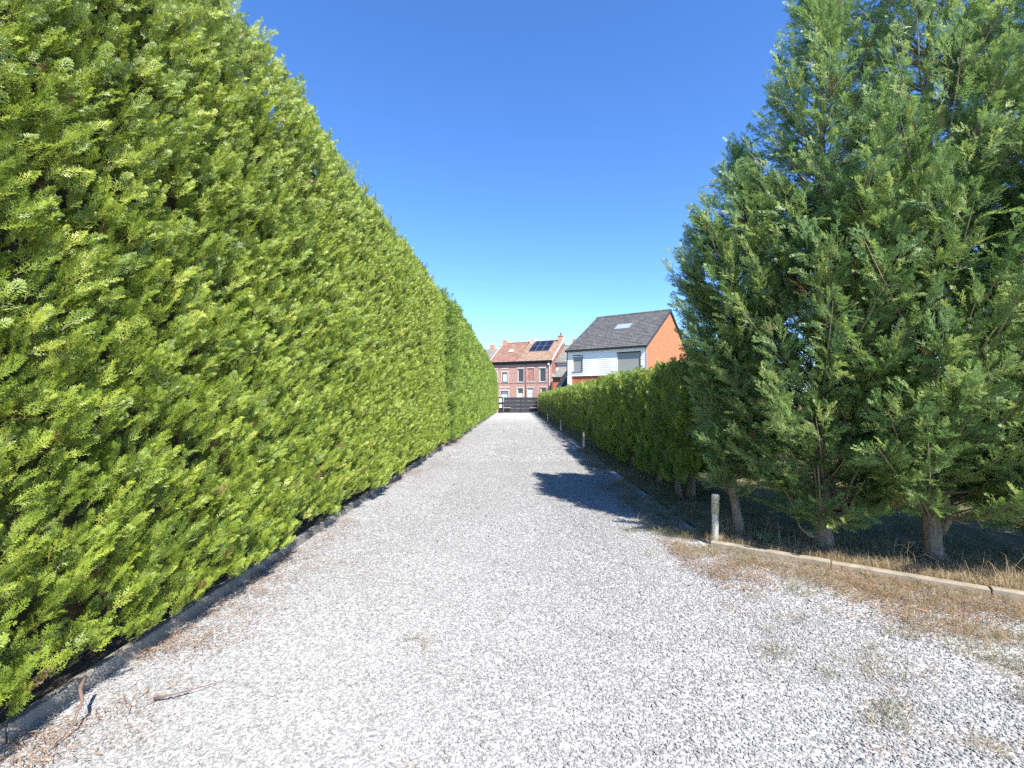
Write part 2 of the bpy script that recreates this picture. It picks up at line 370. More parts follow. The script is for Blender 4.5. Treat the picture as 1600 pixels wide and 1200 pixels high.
def make_plume(seed, length=0.40, nspray=16, npin=9, sub=3, lw=0.0055, fat=1.0, ang=(32, 55), wide=1.0):
    """a feathery conifer shoot: stem, flat side sprays, scale-leaf branchlets"""
    r = random.Random(seed); mb = MB(); stem = MB()
    bend = Vector((r.uniform(-.25, .25), 0, r.uniform(-.35, .05)))
    def axis(t): return Vector((bend.x*length*t*t, length*t, bend.z*length*t*t))
    stem.tube([axis(t) for t in (0, .3, .6, .85)], [0.004, 0.003, 0.002, 0.001], 3, cap=False)
    for i in range(nspray):
        t = 0.06 + 0.92*(i + r.uniform(-.3, .3))/nspray; t = min(max(t, 0.02), 0.985)
        side = 1 if i % 2 else -1
        an = math.radians(r.uniform(*ang)); roll = r.gauss(0, 0.5)
        L = wide*(0.20*(1-t)**0.75 + 0.055)*r.uniform(.75, 1.15)*length/0.4
        d = Vector((math.sin(an)*side*math.cos(roll), math.cos(an), math.sin(an)*math.sin(roll))).normalized()
        nrm = (Vector((0, 0, 1)) + Vector((r.gauss(0, .35), r.gauss(0, .35), 0))).normalized()
        nrm = (nrm - d*nrm.dot(d)).normalized()
        lat = d.cross(nrm).normalized()
        droop = r.uniform(-.25, .12); curve = r.uniform(.0, .35)*-side
        def ap(s): return axis(t) + d*L*s + nrm*(droop*L*s*s) + lat*(curve*L*s*s)*0.5
        ribbon(mb, [ap(s) for s in (0, .35, .7, 1.0)], lw*0.9*fat, lw*0.5*fat, nrm)
        for k in range(npin):
            s = 0.10 + 0.86*(k + r.uniform(-.25, .25))/npin; ps = 1 if k % 2 else -1
            pl = (0.052*(1-s) + 0.018)*r.uniform(.8, 1.2)*length/0.4
            a2 = math.radians(r.uniform(30, 48))
            pd = (d*math.cos(a2) + lat*ps*math.sin(a2) + nrm*r.gauss(0, .16)).normalized()
            p0 = ap(s)
            leaflet(mb, p0, pd, nrm, pl, lw*1.15*fat)
            for q in range(sub):
                u = 0.25 + 0.6*q/max(1, sub-1); qs = 1 if q % 2 else -1
                qd = (pd*math.cos(.7) + pd.cross(nrm)*qs*math.sin(.7) + nrm*r.gauss(0, .2)).normalized()
                leaflet(mb, p0 + pd*pl*u, qd, nrm, pl*0.48, lw*0.95*fat)
    nleaf = len(mb.f)
    off = len(mb.v); mb.v += stem.v; mb.f += [tuple(i+off for i in f) for f in stem.f]
    return mb, nleaf

def plume_protos(tagname, leaf, count, **kw):
    out = []
    for i in range(count):
        mb, nleaf = make_plume(100*len(tagname) + i, **kw)
        me = mb.mesh(tagname, leaf); me.materials.append(M['stem'])
        mi = [0]*nleaf + [1]*(len(mb.f)-nleaf); me.polygons.foreach_set('material_index', mi)
        out.append(proto(tagname, me))
    return out

P_left = plume_protos('shoot_left', M['leaf_left'], 12, nspray=12, npin=7, sub=1, fat=1.5, ang=(18, 40), wide=.8)
P_thuja = plume_protos('shoot_thuja', M['leaf_thuja'], 4, nspray=12, npin=6, sub=1, fat=2.4)
P_low = plume_protos('shoot_low', M['leaf_low'], 5, nspray=12, npin=6, sub=1, fat=1.9, ang=(18, 42), wide=.85)
P_tall = plume_protos('shoot_tall_tree', M['leaf_tall'], 8, nspray=12, npin=7, sub=1, fat=1.7, ang=(24, 46), wide=.9)

def tuft_proto(name, mat, seed, blades=14, hgt=0.09, spread=0.05, lean=0.6, w=0.0035):
    r = random.Random(seed); mb = MB()
    for i in range(blades):
        a = r.uniform(0, 2*PI); b = Vector((r.gauss(0, spread), r.gauss(0, spread), 0))
        d = Vector((math.cos(a), math.sin(a), 0)); h = hgt*r.uniform(.5, 1.25); l = lean*r.uniform(.3, 1.4)
        side = Vector((-d.y, d.x, 0))
        ps = [b, b + Vector((0, 0, h*.5)) + d*h*l*.25, b + Vector((0, 0, h*(.9-.25*l))) + d*h*l*.8, b + Vector((0, 0, h*(1.0-.5*l))) + d*h*l*1.4]
        nr = d
        ribbon(mb, ps, w, w*.3, nr)
    return proto(name, mb.mesh(name, mat))
P_grass = [tuft_proto('grass_tuft', M['grass'], 40+i) for i in range(4)]
P_mat = [tuft_proto('grass_mat', M['grass'], 60+i, blades=13, hgt=0.036, spread=0.055, lean=1.4, w=0.0026) for i in range(4)]
P_tall_grass = [tuft_proto('tall_grass', M['grass'], 80+i, blades=7, hgt=0.22, spread=0.03, lean=0.5, w=0.003) for i in range(3)]
def litter_proto(seed):
    r = random.Random(seed); mb = MB()
    for i in range(12):
        a = r.uniform(0, 2*PI); d = Vector((math.cos(a), math.sin(a), r.uniform(-.1, .25))).normalized()
        p = Vector((r.gauss(0, .05), r.gauss(0, .05), r.uniform(0, .012)))
        leaflet(mb, p, d, Vector((r.gauss(0, .3), r.gauss(0, .3), 1)).normalized(), r.uniform(.02, .06), r.uniform(.003, .006))
    return proto('litter', mb.mesh('litter', M['litter']))
P_litter = [litter_proto(i) for i in range(4)]
def stone_proto(seed):
    r = random.Random(seed)
    t = (1+5**.5)/2
    vs = [(-1,t,0),(1,t,0),(-1,-t,0),(1,-t,0),(0,-1,t),(0,1,t),(0,-1,-t),(0,1,-t),(t,0,-1),(t,0,1),(-t,0,-1),(-t,0,1)]
    fs = [(0,11,5),(0,5,1),(0,1,7),(0,7,10),(0,10,11),(1,5,9),(5,11,4),(11,10,2),(10,7,6),(7,1,8),(3,9,4),(3,4,2),(3,2,6),(3,6,8),(3,8,9),(4,9,5),(2,4,11),(6,2,10),(8,6,7),(9,8,1)]
    mb = MB(); sx, sy, sz = r.uniform(.8, 1.35), r.uniform(.7, 1.0), r.uniform(.45, .75)
    for v in vs:
        q = Vector(v).normalized()*r.uniform(.72, 1.15)
        mb.v.append((q.x*sx, q.y*sy, q.z*sz))
    mb.f = fs
    return proto('pebble', mb.mesh('pebble', M['stone']))
P_stone = [stone_proto(i) for i in range(8)]

# ------------------------------------------------------------------ the setting
def sheet(name, pts, z, mat, label, cat):
    o = MB().poly([(x, y, z) for x, y in pts]).build(name, mat)
    return tag(o, label, cat, kind='structure')
sheet('ground', [(-300, -300), (300, -300), (300, 300), (-300, 300)], -0.03, M['lawn'], 'dry grassy ground running out beyond the hedges and houses', 'ground')
sheet('driveway', [(-2.2, -4), (8, -4), (8, 6), (2.1, 6), (2.1, 49.3), (-2.2, 49.3)], 0.0, M['gravel_bed'], 'long pale grey gravel driveway between the hedges leading to the gate', 'driveway')
KA = Vector((1.98, 4.66)); KD = (Vector((3.76, 3.41)) - KA).normalized(); KN = Vector((-KD.y, KD.x))   # right kerb: start, direction, normal away from camera
KE = KA + KD*6.2
sheet('lawn', [(KA.x+0.02, KA.y+.04), (KE.x, KE.y+.04), (40, KE.y+.04), (40, 49), (2.06, 49), (2.06, KA.y+.04)], 0.035, M['lawn'], 'shaded lawn with dry grass behind the right kerb and tall conifers', 'lawn')
sheet('hedge_bed', [(-2.25, -4), (-2.25, 49.3), (-9, 49.3), (-9, -4)], 0.03, M['soil'], 'bare brown soil strip under the tall left hedge', 'soil')
sheet('street', [(-60, 50.2), (60, 50.2), (60, 54.5), (-60, 54.5)], -0.022, M['asphalt'], 'asphalt street hidden behind the black gate', 'street')

# ------------------------------------------------------------------ red brick row, grey and white neighbours
def wall_grid(mb, u0, u1, z0, z1, opens, y=0.0, reveal=0.12):
    us = sorted({u0, u1, *[o[0] for o in opens], *[o[1] for o in opens]}); zs = sorted({z0, z1, *[o[2] for o in opens], *[o[3] for o in opens]})
    us = [u for u in us if u0 <= u <= u1]; zs = [z for z in zs if z0 <= z <= z1]
    for a, b in zip(us, us[1:]):
        for c, d in zip(zs, zs[1:]):
            mu, mz = (a+b)/2, (c+d)/2
            if any(o[0] < mu < o[1] and o[2] < mz < o[3] for o in opens): continue
            mb.poly([(a, y, c), (b, y, c), (b, y, d), (a, y, d)])
    for a, b, c, d in opens:
        c = max(c, z0); r = reveal
        mb.poly([(a, y, c), (a, y+r, c), (a, y+r, d), (a, y, d)]); mb.poly([(b, y+r, c), (b, y, c), (b, y, d), (b, y+r, d)])
        mb.poly([(a, y, d), (a, y+r, d), (b, y+r, d), (b, y, d)]); mb.poly([(a, y+r, c), (a, y, c), (b, y, c), (b, y+r, c)])

def house_body(parent, u0, u1, depth, ze, zr, opens, mat, z0=-0.05, back_mat=None):
    mb = MB(); wall_grid(mb, u0, u1, z0, ze, opens); D = depth/2
    for u in (u0, u1): mb.poly([(u, 0, z0), (u, depth, z0), (u, depth, ze), (u, D, zr), (u, 0, ze)])
    mb.poly([(u1, depth, z0), (u0, depth, z0), (u0, depth, ze), (u1, depth, ze)])
    return mb.build('wall', mat, parent)

def roof_slope(name, parent, u0, u1, D, ze, zr, over, course, mat, step=0.022, lift=0.05):
    """front and back slopes in overlapping courses, one mesh"""
    mb = MB(); sl = math.hypot(D, zr-ze); n = max(4, int(round(sl/course))); t = Vector((0, D, zr-ze)).normalized(); nn = Vector((0, -(zr-ze), D)).normalized()
    for sgn in (1, -1):
        def P(u, s, h):
            q = t*s + nn*h
            y = q.y if sgn == 1 else 2*D-q.y
            return (u, y, ze+q.z)
        ss = [-over + (sl+over)*i/n for i in range(n+1)]
        prev = None
        idx = []
        for i in range(n):
            for s, h in ((ss[i], lift+step), (ss[i+1], lift)):
                idx.append(len(mb.v)); mb.v += [P(u0, s, h), P(u1, s, h)]
        for k in range(len(idx)-1):
            a, b = idx[k], idx[k+1]
            f = (a, a+1, b+1, b); mb.f.append(f if sgn == 1 else f[::-1])
    return mb.build(name, mat, parent)

def window(parent, a, b, c, d, frame, pane_mat, y=0.10, fw=0.055, mid=None, name='window', sill=True, sill_mat=None):
    mb = MB()
    mb.box(a, a+fw, y-.03, y+.03, c, d); mb.box(b-fw, b, y-.03, y+.03, c, d); mb.box(a+fw, b-fw, y-.03, y+.03, d-fw, d); mb.box(a+fw, b-fw, y-.03, y+.03, c, c+fw)
    if mid: mb.box(a+fw, b-fw, y-.03, y+.03, mid-fw/2, mid+fw/2)
    w = mb.build(name, frame, parent)
    MB().box(a+fw, b-fw, y+.004, y+.016, c+fw, d-fw).build('pane', pane_mat, w)
    if sill: MB().box(a-.07, b+.07, -.06, y-.032, c-.07, c-.002).build('sill', sill_mat or M['lead'], w)
    return w
def lintel(parent, a, b, c, d, mat, proud=0.03, name='lintel'):
    return MB().box(a, b, -proud, 0.06, c, d).build(name, mat, parent)

TH = math.radians(26)
row = lambda u, v=0.0: (4.43 + u*math.cos(TH) + v*math.sin(TH), 56 - u*math.sin(TH) + v*math.cos(TH), 0)

# right half of the row: brown tiles, solar panels
h1 = empty('brick_house', row(0), -TH)
tag(h1, 'red brick house with brown tiled roof and dark solar panels, above the gate', 'house', 'old houses along the street')
op = [(-4.57, -3.79, 3.58, 5.26), (-3.2, -2.39, 3.64, 5.28), (-1.6, -.79, 3.57, 5.26), (-4.62, -3.84, .05, 2.83), (-3.24, -2.46, 1.05, 2.86), (-1.43, -.72, 1.05, 2.88)]
house_body(h1, -4.655, 0, 7.68, 6.3, 9.0, op, M['brick_red'])
MB().poly([(0.004, 0.05, 4.6), (0.004, 7.6, 4.6), (0.004, 7.6, 6.3), (0.004, 3.84, 8.97), (0.004, 0.02, 6.28)]).build('gable_cladding', M['brick_gable'], h1)
rf = roof_slope('roof', h1, -4.655, 0.06, 3.84, 6.3, 9.0, 0.28, 0.30, M['tile_brown'])
MB().box(-4.70, .10, -.34, -.14, 6.03, 6.20).build('gutter', M['black2'], h1, bevel=.02)
MB().box(-4.655, .02, -.14, .0, 5.83, 6.24).build('cornice', M['black2'], h1)
MB().tube([(-4.655, 3.84, 9.06), (0.06, 3.84, 9.06)], 0.11, 8).build('ridge_tile', M['tile_brown'], rf)
vb = MB(); vb.poly([(.07, -.22, 6.20), (.16, -.22, 6.20), (.16, 3.84, 9.12), (.07, 3.84, 9.12)]); vb.poly([(.16, -.22, 6.20), (.16, -.22, 6.04), (.16, 3.84, 8.96), (.16, 3.84, 9.12)])
vb.build('verge_board', M['verge'], rf)
w = window(h1, *op[0], M['white'], M['pane']); lintel(h1, -4.68, -3.62, 5.27, 5.42, M['stone_trim'])
MB().box(-3.2, -2.39, .05, .1, 3.64, 5.28).build('bricked_up_window', M['brick_fill'], h1); lintel(h1, -3.32, -2.27, 5.29, 5.42, M['stone_trim']); lintel(h1, -3.3, -2.3, 3.55, 3.635, M['stone_trim'], name='sill')
window(h1, *op[2], M['white'], M['pane']); lintel(h1, -1.75, -.64, 5.27, 5.42, M['stone_trim'])
dr = MB().box(-4.62, -3.84, .07, .12, .05, 2.12).build('door', M['white'], h1)
MB().box(-4.48, -4.25, .055, .069, .9, 1.95).build('door_panel', M['curtain'], dr); MB().box(-4.0, -3.96, .02, .069, 1.0, 1.14).build('handle', M['steel'], dr)
window(h1, -4.62, -3.84, 2.13, 2.83, M['white'], M['pane'], name='transom', sill=False)
lintel(h1, -4.78, -3.68, 2.84, 2.98, M['stone_trim']); lintel(h1, -4.76, -4.63, 0, 2.835, M['stone_trim'], name='jamb'); lintel(h1, -3.83, -3.70, 0, 2.835, M['stone_trim'], name='jamb')
window(h1, *op[4], M['white'], M['curtain'], mid=2.2); lintel(h1, -3.36, -2.34, 2.87, 3.0, M['stone_trim'])
window(h1, *op[5], M['white'], M['pane'], mid=2.3); lintel(h1, -1.6, -.58, 2.89, 3.02, M['stone_trim'])
MB().box(-4.655, 0, -.035, .0, 3.44, 3.50).build('string_course', M['lead'], h1)
MB().tube([(-3.44, -.06, 5.8), (-3.44, -.06, 0)], .045, 8).build('downpipe', plain('pipe_brown', (.22, .12, .09), .6), h1, smooth=True)
MB().tube([(-.35, -.2, 6.05), (-.30, -.07, 5.65), (-.28, -.07, 3.4), (-.28, -.07, 0)], .045, 8).build('downpipe', M['verge'], h1, smooth=True)
MB().box(-.42, -.22, -.22, -.02, 5.62, 5.86).build('hopper', M['white'], h1)
# solar panels in the roof plane
sl = Vector((0, 3.84, 2.7)).normalized(); nn = Vector((0, -2.7, 3.84)).normalized()
def on_roof(u, s, h): q = Vector((u, 0, 6.3)) + sl*s + nn*h; return tuple(q)
def slab(mb, u0, u1, s0, s1, h0, h1_):
    n = len(mb.v)
    mb.v += [on_roof(u, s, h) for h in (h0, h1_) for u, s in ((u0, s0), (u1, s0), (u1, s1), (u0, s1))]
    mb.f += [tuple(n+i for i in q) for q in ((0,3,2,1),(4,5,6,7),(0,1,5,4),(1,2,6,5),(2,3,7,6),(3,0,4,7))]
    return mb
for rI in range(2):
    for c in range(3):
        u0 = -3.80 + c*.93; s0 = 2.08 + rI*1.29
        pn = slab(MB(), u0, u0+.915, s0, s0+1.27, .13, .16).build('solar_panel', M['alu'], h1)
        for k in range(2):
            slab(MB(), u0+.02, u0+.895, s0+.02+k*.62, s0+.02+k*.62+.605, .161, .166).build('solar_cell_field', M['solar'], pn)
ch = MB().box(-.55, .02, 3.5, 4.25, 8.5, 9.55).box(-.6, .07, 3.45, 4.3, 9.55, 9.67).build('chimney', M['brick_chimney'], h1)
MB().tube([(-.26, 3.88, 9.66), (-.26, 3.88, 10.0)], [.11, .09], 8).build('chimney_pot', M['pot'], ch)
ch = MB().box(-4.5, -3.75, 3.4, 4.3, 8.55, 9.42).build('chimney', plain('render_chimney', (.55, .42, .35), .9, var=.15), h1)

# left half of the row: red tiles, roof window
h2 = empty('brick_house', row(-4.665), -TH)
tag(h2, 'red brick house with orange-red tiled roof and small roof window, left half of the row', 'house', 'old houses along the street')
op = [(-3.67, -2.87, 3.62, 4.9), (-2.13, -1.35, 3.6, 4.86), (-2.36, -1.25, 1.0, 2.48)]
house_body(h2, -3.87, 0, 7.68, 6.3, 9.0, op, M['brick_red'])
rf = roof_slope('roof', h2, -3.92, 0, 3.84, 6.3, 9.0, 0.28, 0.30, M['tile_red'])
MB().box(-3.95, .0, -.34, -.14, 6.03, 6.20).build('gutter', M['black2'], h2, bevel=.02); MB().box(-3.87, 0, -.14, 0, 5.83, 6.24).build('cornice', M['black2'], h2)
MB().tube([(-3.92, 3.84, 9.05), (0, 3.84, 9.05)], 0.11, 8).build('ridge_tile', M['tile_red'], rf)
vb = MB(); vb.poly([(-4.0, -.22, 6.22), (-3.90, -.22, 6.22), (-3.90, 3.84, 9.12), (-4.0, 3.84, 9.12)]); vb.build('verge_board', M['verge'], rf)
dv = MB(); dv.poly([(-.05, -.24, 6.2), (.03, -.24, 6.2), (.03, 3.84, 9.11), (-.05, 3.84, 9.11)]); dv.build('party_gutter', plain('rust', (.14, .075, .04), .9), rf)
for a, b, c, d in op[:2]:
    window(h2, a, b, c, d, M['black'], M['curtain'], fw=.09)
    lintel(h2, a-.17, b+.17, d+.005, d+.16, M['stone_trim']); lintel(h2, a-.15, b+.15, d+.42, d+.54, M['stone_trim'], name='band')
    lintel(h2, a-.12, a-.005, c, d, M['stone_trim'], name='jamb'); lintel(h2, b+.005, b+.12, c, d, M['stone_trim'], name='jamb')
a, b, c, d = op[2]
window(h2, a, b, c, d, M['black'], M['curtain'], mid=2.15, fw=.07); lintel(h2, a-.2, b+.2, d+.005, d+.18, M['stone_trim']); lintel(h2, a-.2, b+.2, d+.42, d+.58, M['stone_trim'], name='band')
lintel(h2, a-.15, a-.005, c, d, M['stone_trim'], name='jamb'); lintel(h2, b+.005, b+.15, c, d, M['stone_trim'], name='jamb')
MB().box(-3.87, 0, -.035, 0, 3.44, 3.50).build('string_course', M['lead'], h2)
rw = slab(MB(), -2.1, -1.4, 2.05, 2.75, .06, .15).build('roof_window', M['lead'], h2); slab(MB(), -2.02, -1.48, 2.13, 2.67, .151, .158).build('pane', M['curtain'], rw)
MB().box(-3.85, -3.3, 3.5, 4.2, 8.5, 9.5).build('chimney', M['brick_chimney'], h2)

# grey roofed house at the far left
h3 = empty('grey_roof_house', row(-8.62), -TH)
tag(h3, 'house with weathered grey roof behind the end of the left hedge', 'house', 'old houses along the street')
house_body(h3, -9, 0, 8, 6.1, 8.35, [(-2.4, -1.5, 3.5, 4.9)], M['brick_red'])
rf = roof_slope('roof', h3, -9.05, -0.01, 4.0, 6.1, 8.35, .25, .3, M['tile_old']); window(h3, -2.4, -1.5, 3.5, 4.9, M['white'], M['pane'])
MB().box(-2.0, -1.4, 3.6, 4.3, 8.0, 9.0).build('chimney', M['brick_chimney'], h3)
MB().box(-.55, -.05, 3.7, 4.3, 8.0, 8.75).build('chimney', plain('soot_chimney', (.06, .05, .05), .9), h3)

# white rendered house with grey roof right of the row
h4 = empty('white_house', row(0.02, 1.42), -TH)
tag(h4, 'white rendered house with worn grey roof between brick row and white siding house', 'house', 'old houses along the street')
house_body(h4, 0, 7, 7, 6.2, 8.55, [], M['render'])
rf = roof_slope('roof', h4, 0, 7.05, 3.5, 6.2, 8.55, .25, .3, M['tile_old'])
MB().box(0, 7, -.3, -.0, 5.95, 6.12).build('gutter', M['lead'], h4); MB().box(0, 7, -.04, 0, 5.55, 5.62).build('string_course', M['lead'], h4)
MB().box(1.0, 1.55, 3.2, 3.8, 8.2, 9.25).build('chimney', M['brick_chimney'], h4)

# slate hung annex in front of it
h5 = empty('annex', (5.3, 53, 0), -TH)
tag(h5, 'small annex with lean-to grey tiled roof and dark blue slate side wall', 'annex')
mb = MB(); mb.poly([(-1.05, 0, -.05), (0, 0, -.05), (0, 0, 3.98), (-1.05, 0, 3.98)]); mb.poly([(-1.05, 2.4, -.05), (-1.05, 0, -.05), (-1.05, 0, 3.98), (-1.05, 2.4, 5.24)])
mb.build('wall', M['brick_orange'], h5)
MB().poly([(0, 0, 1.6), (3.0, 0.0, 1.6), (3.0, 2.4, 1.6), (3.0, 2.4, 5.24), (0, 2.4, 5.24), (0, 0, 3.98)][:1] + [(0.003, 2.4, 1.6), (0.003, 2.4, 5.24), (0.003, 0, 3.98)]).build('slate_cladding', M['slate_blue'], h5)
ms = MB(); D5 = 2.42; 
for i in range(8):
    s0, s1 = -.12 + i*(D5+.12)/8, -.12 + (i+1)*(D5+.12)/8; k = 1.26/2.42
    ms.poly([(-1.12, s0, 4.0+s0*k+.085), (.08, s0, 4.0+s0*k+.085), (.08, s1, 4.0+s1*k+.05), (-1.12, s1, 4.0+s1*k+.05)])
    ms.poly([(-1.12, s0, 4.0+s0*k+.04), (.08, s0, 4.0+s0*k+.04), (.08, s0, 4.0+s0*k+.085), (-1.12, s0, 4.0+s0*k+.085)])
o = ms.build('roof', M['tile_old'], h5)
sg = MB(); pf = [(-.63, -.05), (-.63, 2.85), (.85, 4.9), (1.7, 6.05), (2.6, 4.9), (2.6, -.05)]
sg.poly([(u, -.12, z) for u, z in pf][::-1]); sg.poly([(u, .9, z) for u, z in pf])
for (a, b), (c, d) in zip(pf[1:], pf[2:-1]): sg.poly([(a, -.12, b), (a, .9, b), (c, .9, d), (c, -.12, d)])
sg.build('slate_gable', M['slate_blue'], h5)
MB().box(-1.12, .08, -.22, -.13, 3.82, 4.0).build('gutter', M['black2'], h5)

# house with white siding
TS = math.radians(35)
h6 = empty('siding_house', (4.93, 43, 0), -TS)
tag(h6, 'house with white horizontal siding, dark grey roof and orange brick gable behind the low hedge', 'house')
DW, DD = 7.48, 13.0
opA = (0.57, 1.52, 4.02, 5.44); opB = (4.89, 6.95, 3.75, 5.46)
mb = MB(); wall_grid(mb, 0, DW, -.05, 3.6, []); 
for u in (0, DW): mb.poly([(u, 0, -.05), (u, DD, -.05), (u, DD, 6.1), (u, DD/2, 9.9), (u, 0, 6.1)])
mb.poly([(DW, DD, -.05), (0, DD, -.05), (0, DD, 6.1), (DW, DD, 6.1)])
wl_ = mb.build('wall', M['brick_orange'], h6)
# the siding itself, lapped boards
mb = MB(); nb = 13; z0, z1 = 3.58, 5.9
for i in range(nb):
    a, b = z0 + (z1-z0)*i/nb, z0 + (z1-z0)*(i+1)/nb
    segs = [(0.0, DW)]
    for o_ in (opA, opB):
        if o_[2] < (a+b)/2 < o_[3]:
            segs = [q for s in segs for q in ((s[0], min(s[1], o_[0])), (max(s[0], o_[1]), s[1])) if q[1]-q[0] > .01]
    for u0, u1 in segs:
        mb.poly([(u0, -.112, a), (u1, -.112, a), (u1, -.070, b), (u0, -.070, b)]); mb.poly([(u0, -.06, a), (u1, -.06, a), (u1, -.112, a), (u0, -.112, a)])
mb.build('siding', M['siding'], h6)
MB().box(-.02, DW+.02, -.1, -.0, 5.84, 6.02).build('frieze_board', M['lead'], h6)
MB().box(-.012, .40, -.115, -.004, -.05, 3.575).build('corner_trim', M['siding'], h6); MB().box(DW-.1, DW+.012, -.12, -.004, 3.58, 5.85).build('corner_trim', M['lead'], h6)
MB().box(-.06, -.014, -.13, .06, 0, 5.95).build('downpipe', M['black2'], h6)
for q in (opA, opB):
    a, b, c, d = q
    s = MB(); n = 22
    for i in range(n):
        x0, x1 = c + (d-c)*i/n, c + (d-c)*(i+1)/n
        s.poly([(a, -.035, x0), (b, -.035, x0), (b, -.048, (x0+x1)/2), (a, -.048, (x0+x1)/2)]); s.poly([(a, -.048, (x0+x1)/2), (b, -.048, (x0+x1)/2), (b, -.035, x1), (a, -.035, x1)])
    wn_ = s.build('roller_shutter', M['shutter'], h6)
    MB().box(a-.05, a, -.12, -.0, c, d).build('shutter_guide', M['white'], wn_); MB().box(b, b+.04, -.12, -.0, c, d).build('shutter_guide', M['black2'], wn_)
    MB().box(a-.05, b+.05, -.125, -.0, d, d+.06).build('shutter_box', M['black2'], wn_); MB().box(a-.08, b+.08, -.16, -.0, c-.06, c).build('sill', M['lead'], wn_)
rf = roof_slope('roof', h6, -.12, DW+.12, DD/2, 6.1, 9.9, .35, .33, M['tile_grey'], step=.035)
MB().box(-.14, DW+.14, -.40, -.22, 5.83, 5.98).build('gutter', M['black2'], h6)
vb = MB()
for y0, y1 in ((-.3, DD/2), (DD+.3, DD/2)):
    za = 6.1 - .3*3.8/6.5
    vb.poly([(DW+.125, y0, za-.12), (DW+.125, y1, 9.78), (DW+.125, y1, 10.02), (DW+.125, y0, za+.12)][::1])
vb.build('verge_board', M['black2'], rf)
MB().tube([(-.12, DD/2, 9.97), (DW+.12, DD/2, 9.97)], .12, 8).build('ridge_tile', M['tile_grey'], rf)
sl = Vector((0, 6.5, 3.8)).normalized(); nn = Vector((0, -3.8, 6.5)).normalized()
def on_roof(u, s, h): q = Vector((u, 0, 6.1)) + sl*s + nn*h; return tuple(q)
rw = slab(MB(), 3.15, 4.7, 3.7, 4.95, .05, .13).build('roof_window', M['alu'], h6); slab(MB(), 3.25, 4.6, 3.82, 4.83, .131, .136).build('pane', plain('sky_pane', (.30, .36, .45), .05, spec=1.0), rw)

# ------------------------------------------------------------------ gate at the end of the drive
def gate_leaf(x0, x1, label, arm):
    g = empty('gate_leaf', ((x0+x1)/2, 49, 0)); w = (x1-x0)/2
    tag(g, label, 'gate', 'leaves of the black driveway gate')
    fr = MB().box(-w, -w+.07, -.03, .03, .05, 1.68).box(w-.07, w, -.03, .03, .05, 1.68)
    MB().box(-w, -w+.07, -.03, .03, .05, 1.68).build('frame_post', M['black'], g); MB().box(w-.07, w, -.03, .03, .05, 1.68).build('frame_post', M['black'], g)
    for i in range(4):
        z = .09 + i*.395
        MB().box(-w+.07, w-.07, -.025, .02, z, z+.355).build('board', M['board'], g, bevel=.008)
        MB().box(-w+.07, w-.07, -.034, .024, z+.356, z+.380).build('rail', M['rail'], g)
    if arm < 0: a0, a1 = -w-.08, -w+.75
    else: a0, a1 = w-.85, w+.08
    ar = MB().box(a0, a1, -.22, -.14, .52, .58).build('opener_arm', M['steel'], g); MB().box(a0+.1, a1-.1, -.25, -.12, .36, .515).build('motor_housing', M['black2'], ar)
    MB().box(min(a0, a1)+.3, min(a0, a1)+.36, -.14, -.03, .53, .57).build('bracket', M['steel'], ar)
gate_leaf(-1.20, .558, 'left black leaf of the double gate, hung beside the pillar with letter boxes', -1)
gate_leaf(.561, 2.40, 'right black leaf of the double gate, half hidden by the low hedge', 1)
g = empty('gate_pillar', (-1.5, 49, 0)); tag(g, 'black gate pillar with two white boxes at the left end of the gate', 'pillar')
MB().box(-.28, .24, -.16, .16, 0, 1.68).build('pillar_body', M['black'], g, bevel=.01)
for z0, z1 in ((1.12, 1.52), (.55, .88)):
    b = MB().box(-.21, .10, -.19, -.162, z0, z1).build('letter_box', M['white'], g, bevel=.008); MB().box(-.15, .04, -.196, -.1905, z1-.12, z1-.08).build('slot', M['black2'], b)
tag(MB().box(2.44, 2.62, 48.9, 49.1, 0, 1.62).build('gate_post', M['black'], bevel=.01), 'black square post at the right end of the gate by the low hedge', 'post')
tag(MB().box(-1.98, -1.86, 48.8, 48.92, 0, .9).build('garden_post', M['pale_post'], bevel=.01), 'short pale post at the foot of the left hedge beside the gate pillar', 'post')

# ------------------------------------------------------------------ kerbs
def kerb(name, label, a, b, w, ztop, mat, step=1.0):
    a = Vector(a); b = Vector(b); L = (b-a).length; k = empty(name, (a.x, a.y, 0), math.atan2(b.y-a.y, b.x-a.x))
    tag(k, label, 'kerb')
    vs = [MB().box(0.004, step-.004, -w/2, w/2, -.12, 0).mesh('kerb_stone', mat)]
    n = int(L/step)
    for i in range(n):
        o = link_mesh('kerb_stone', vs[0], k, (i*step, random.gauss(0, .004), ztop + random.gauss(0, .005)))
        o.rotation_euler = (random.gauss(0, .03), random.gauss(0, .004), random.gauss(0, .005))
        bv = o.modifiers.new('bevel', 'BEVEL'); bv.width = .007; bv.segments = 2
    return k
kerb('concrete_kerb', 'grey concrete kerb along the foot of the tall left hedge', (-2.23, -1.0), (-2.23, 49), .06, .085, M['kerb_grey'])
kerb('concrete_kerb', 'low grey kerb along the foot of the low right hedge', (2.08, 11.5), (2.08, 48.6), .06, .04, M['kerb_grey'])
kerb('concrete_kerb', 'beige concrete kerb slanting in front of the tall right conifers', KA, KE, .095, .07, M['concrete'])

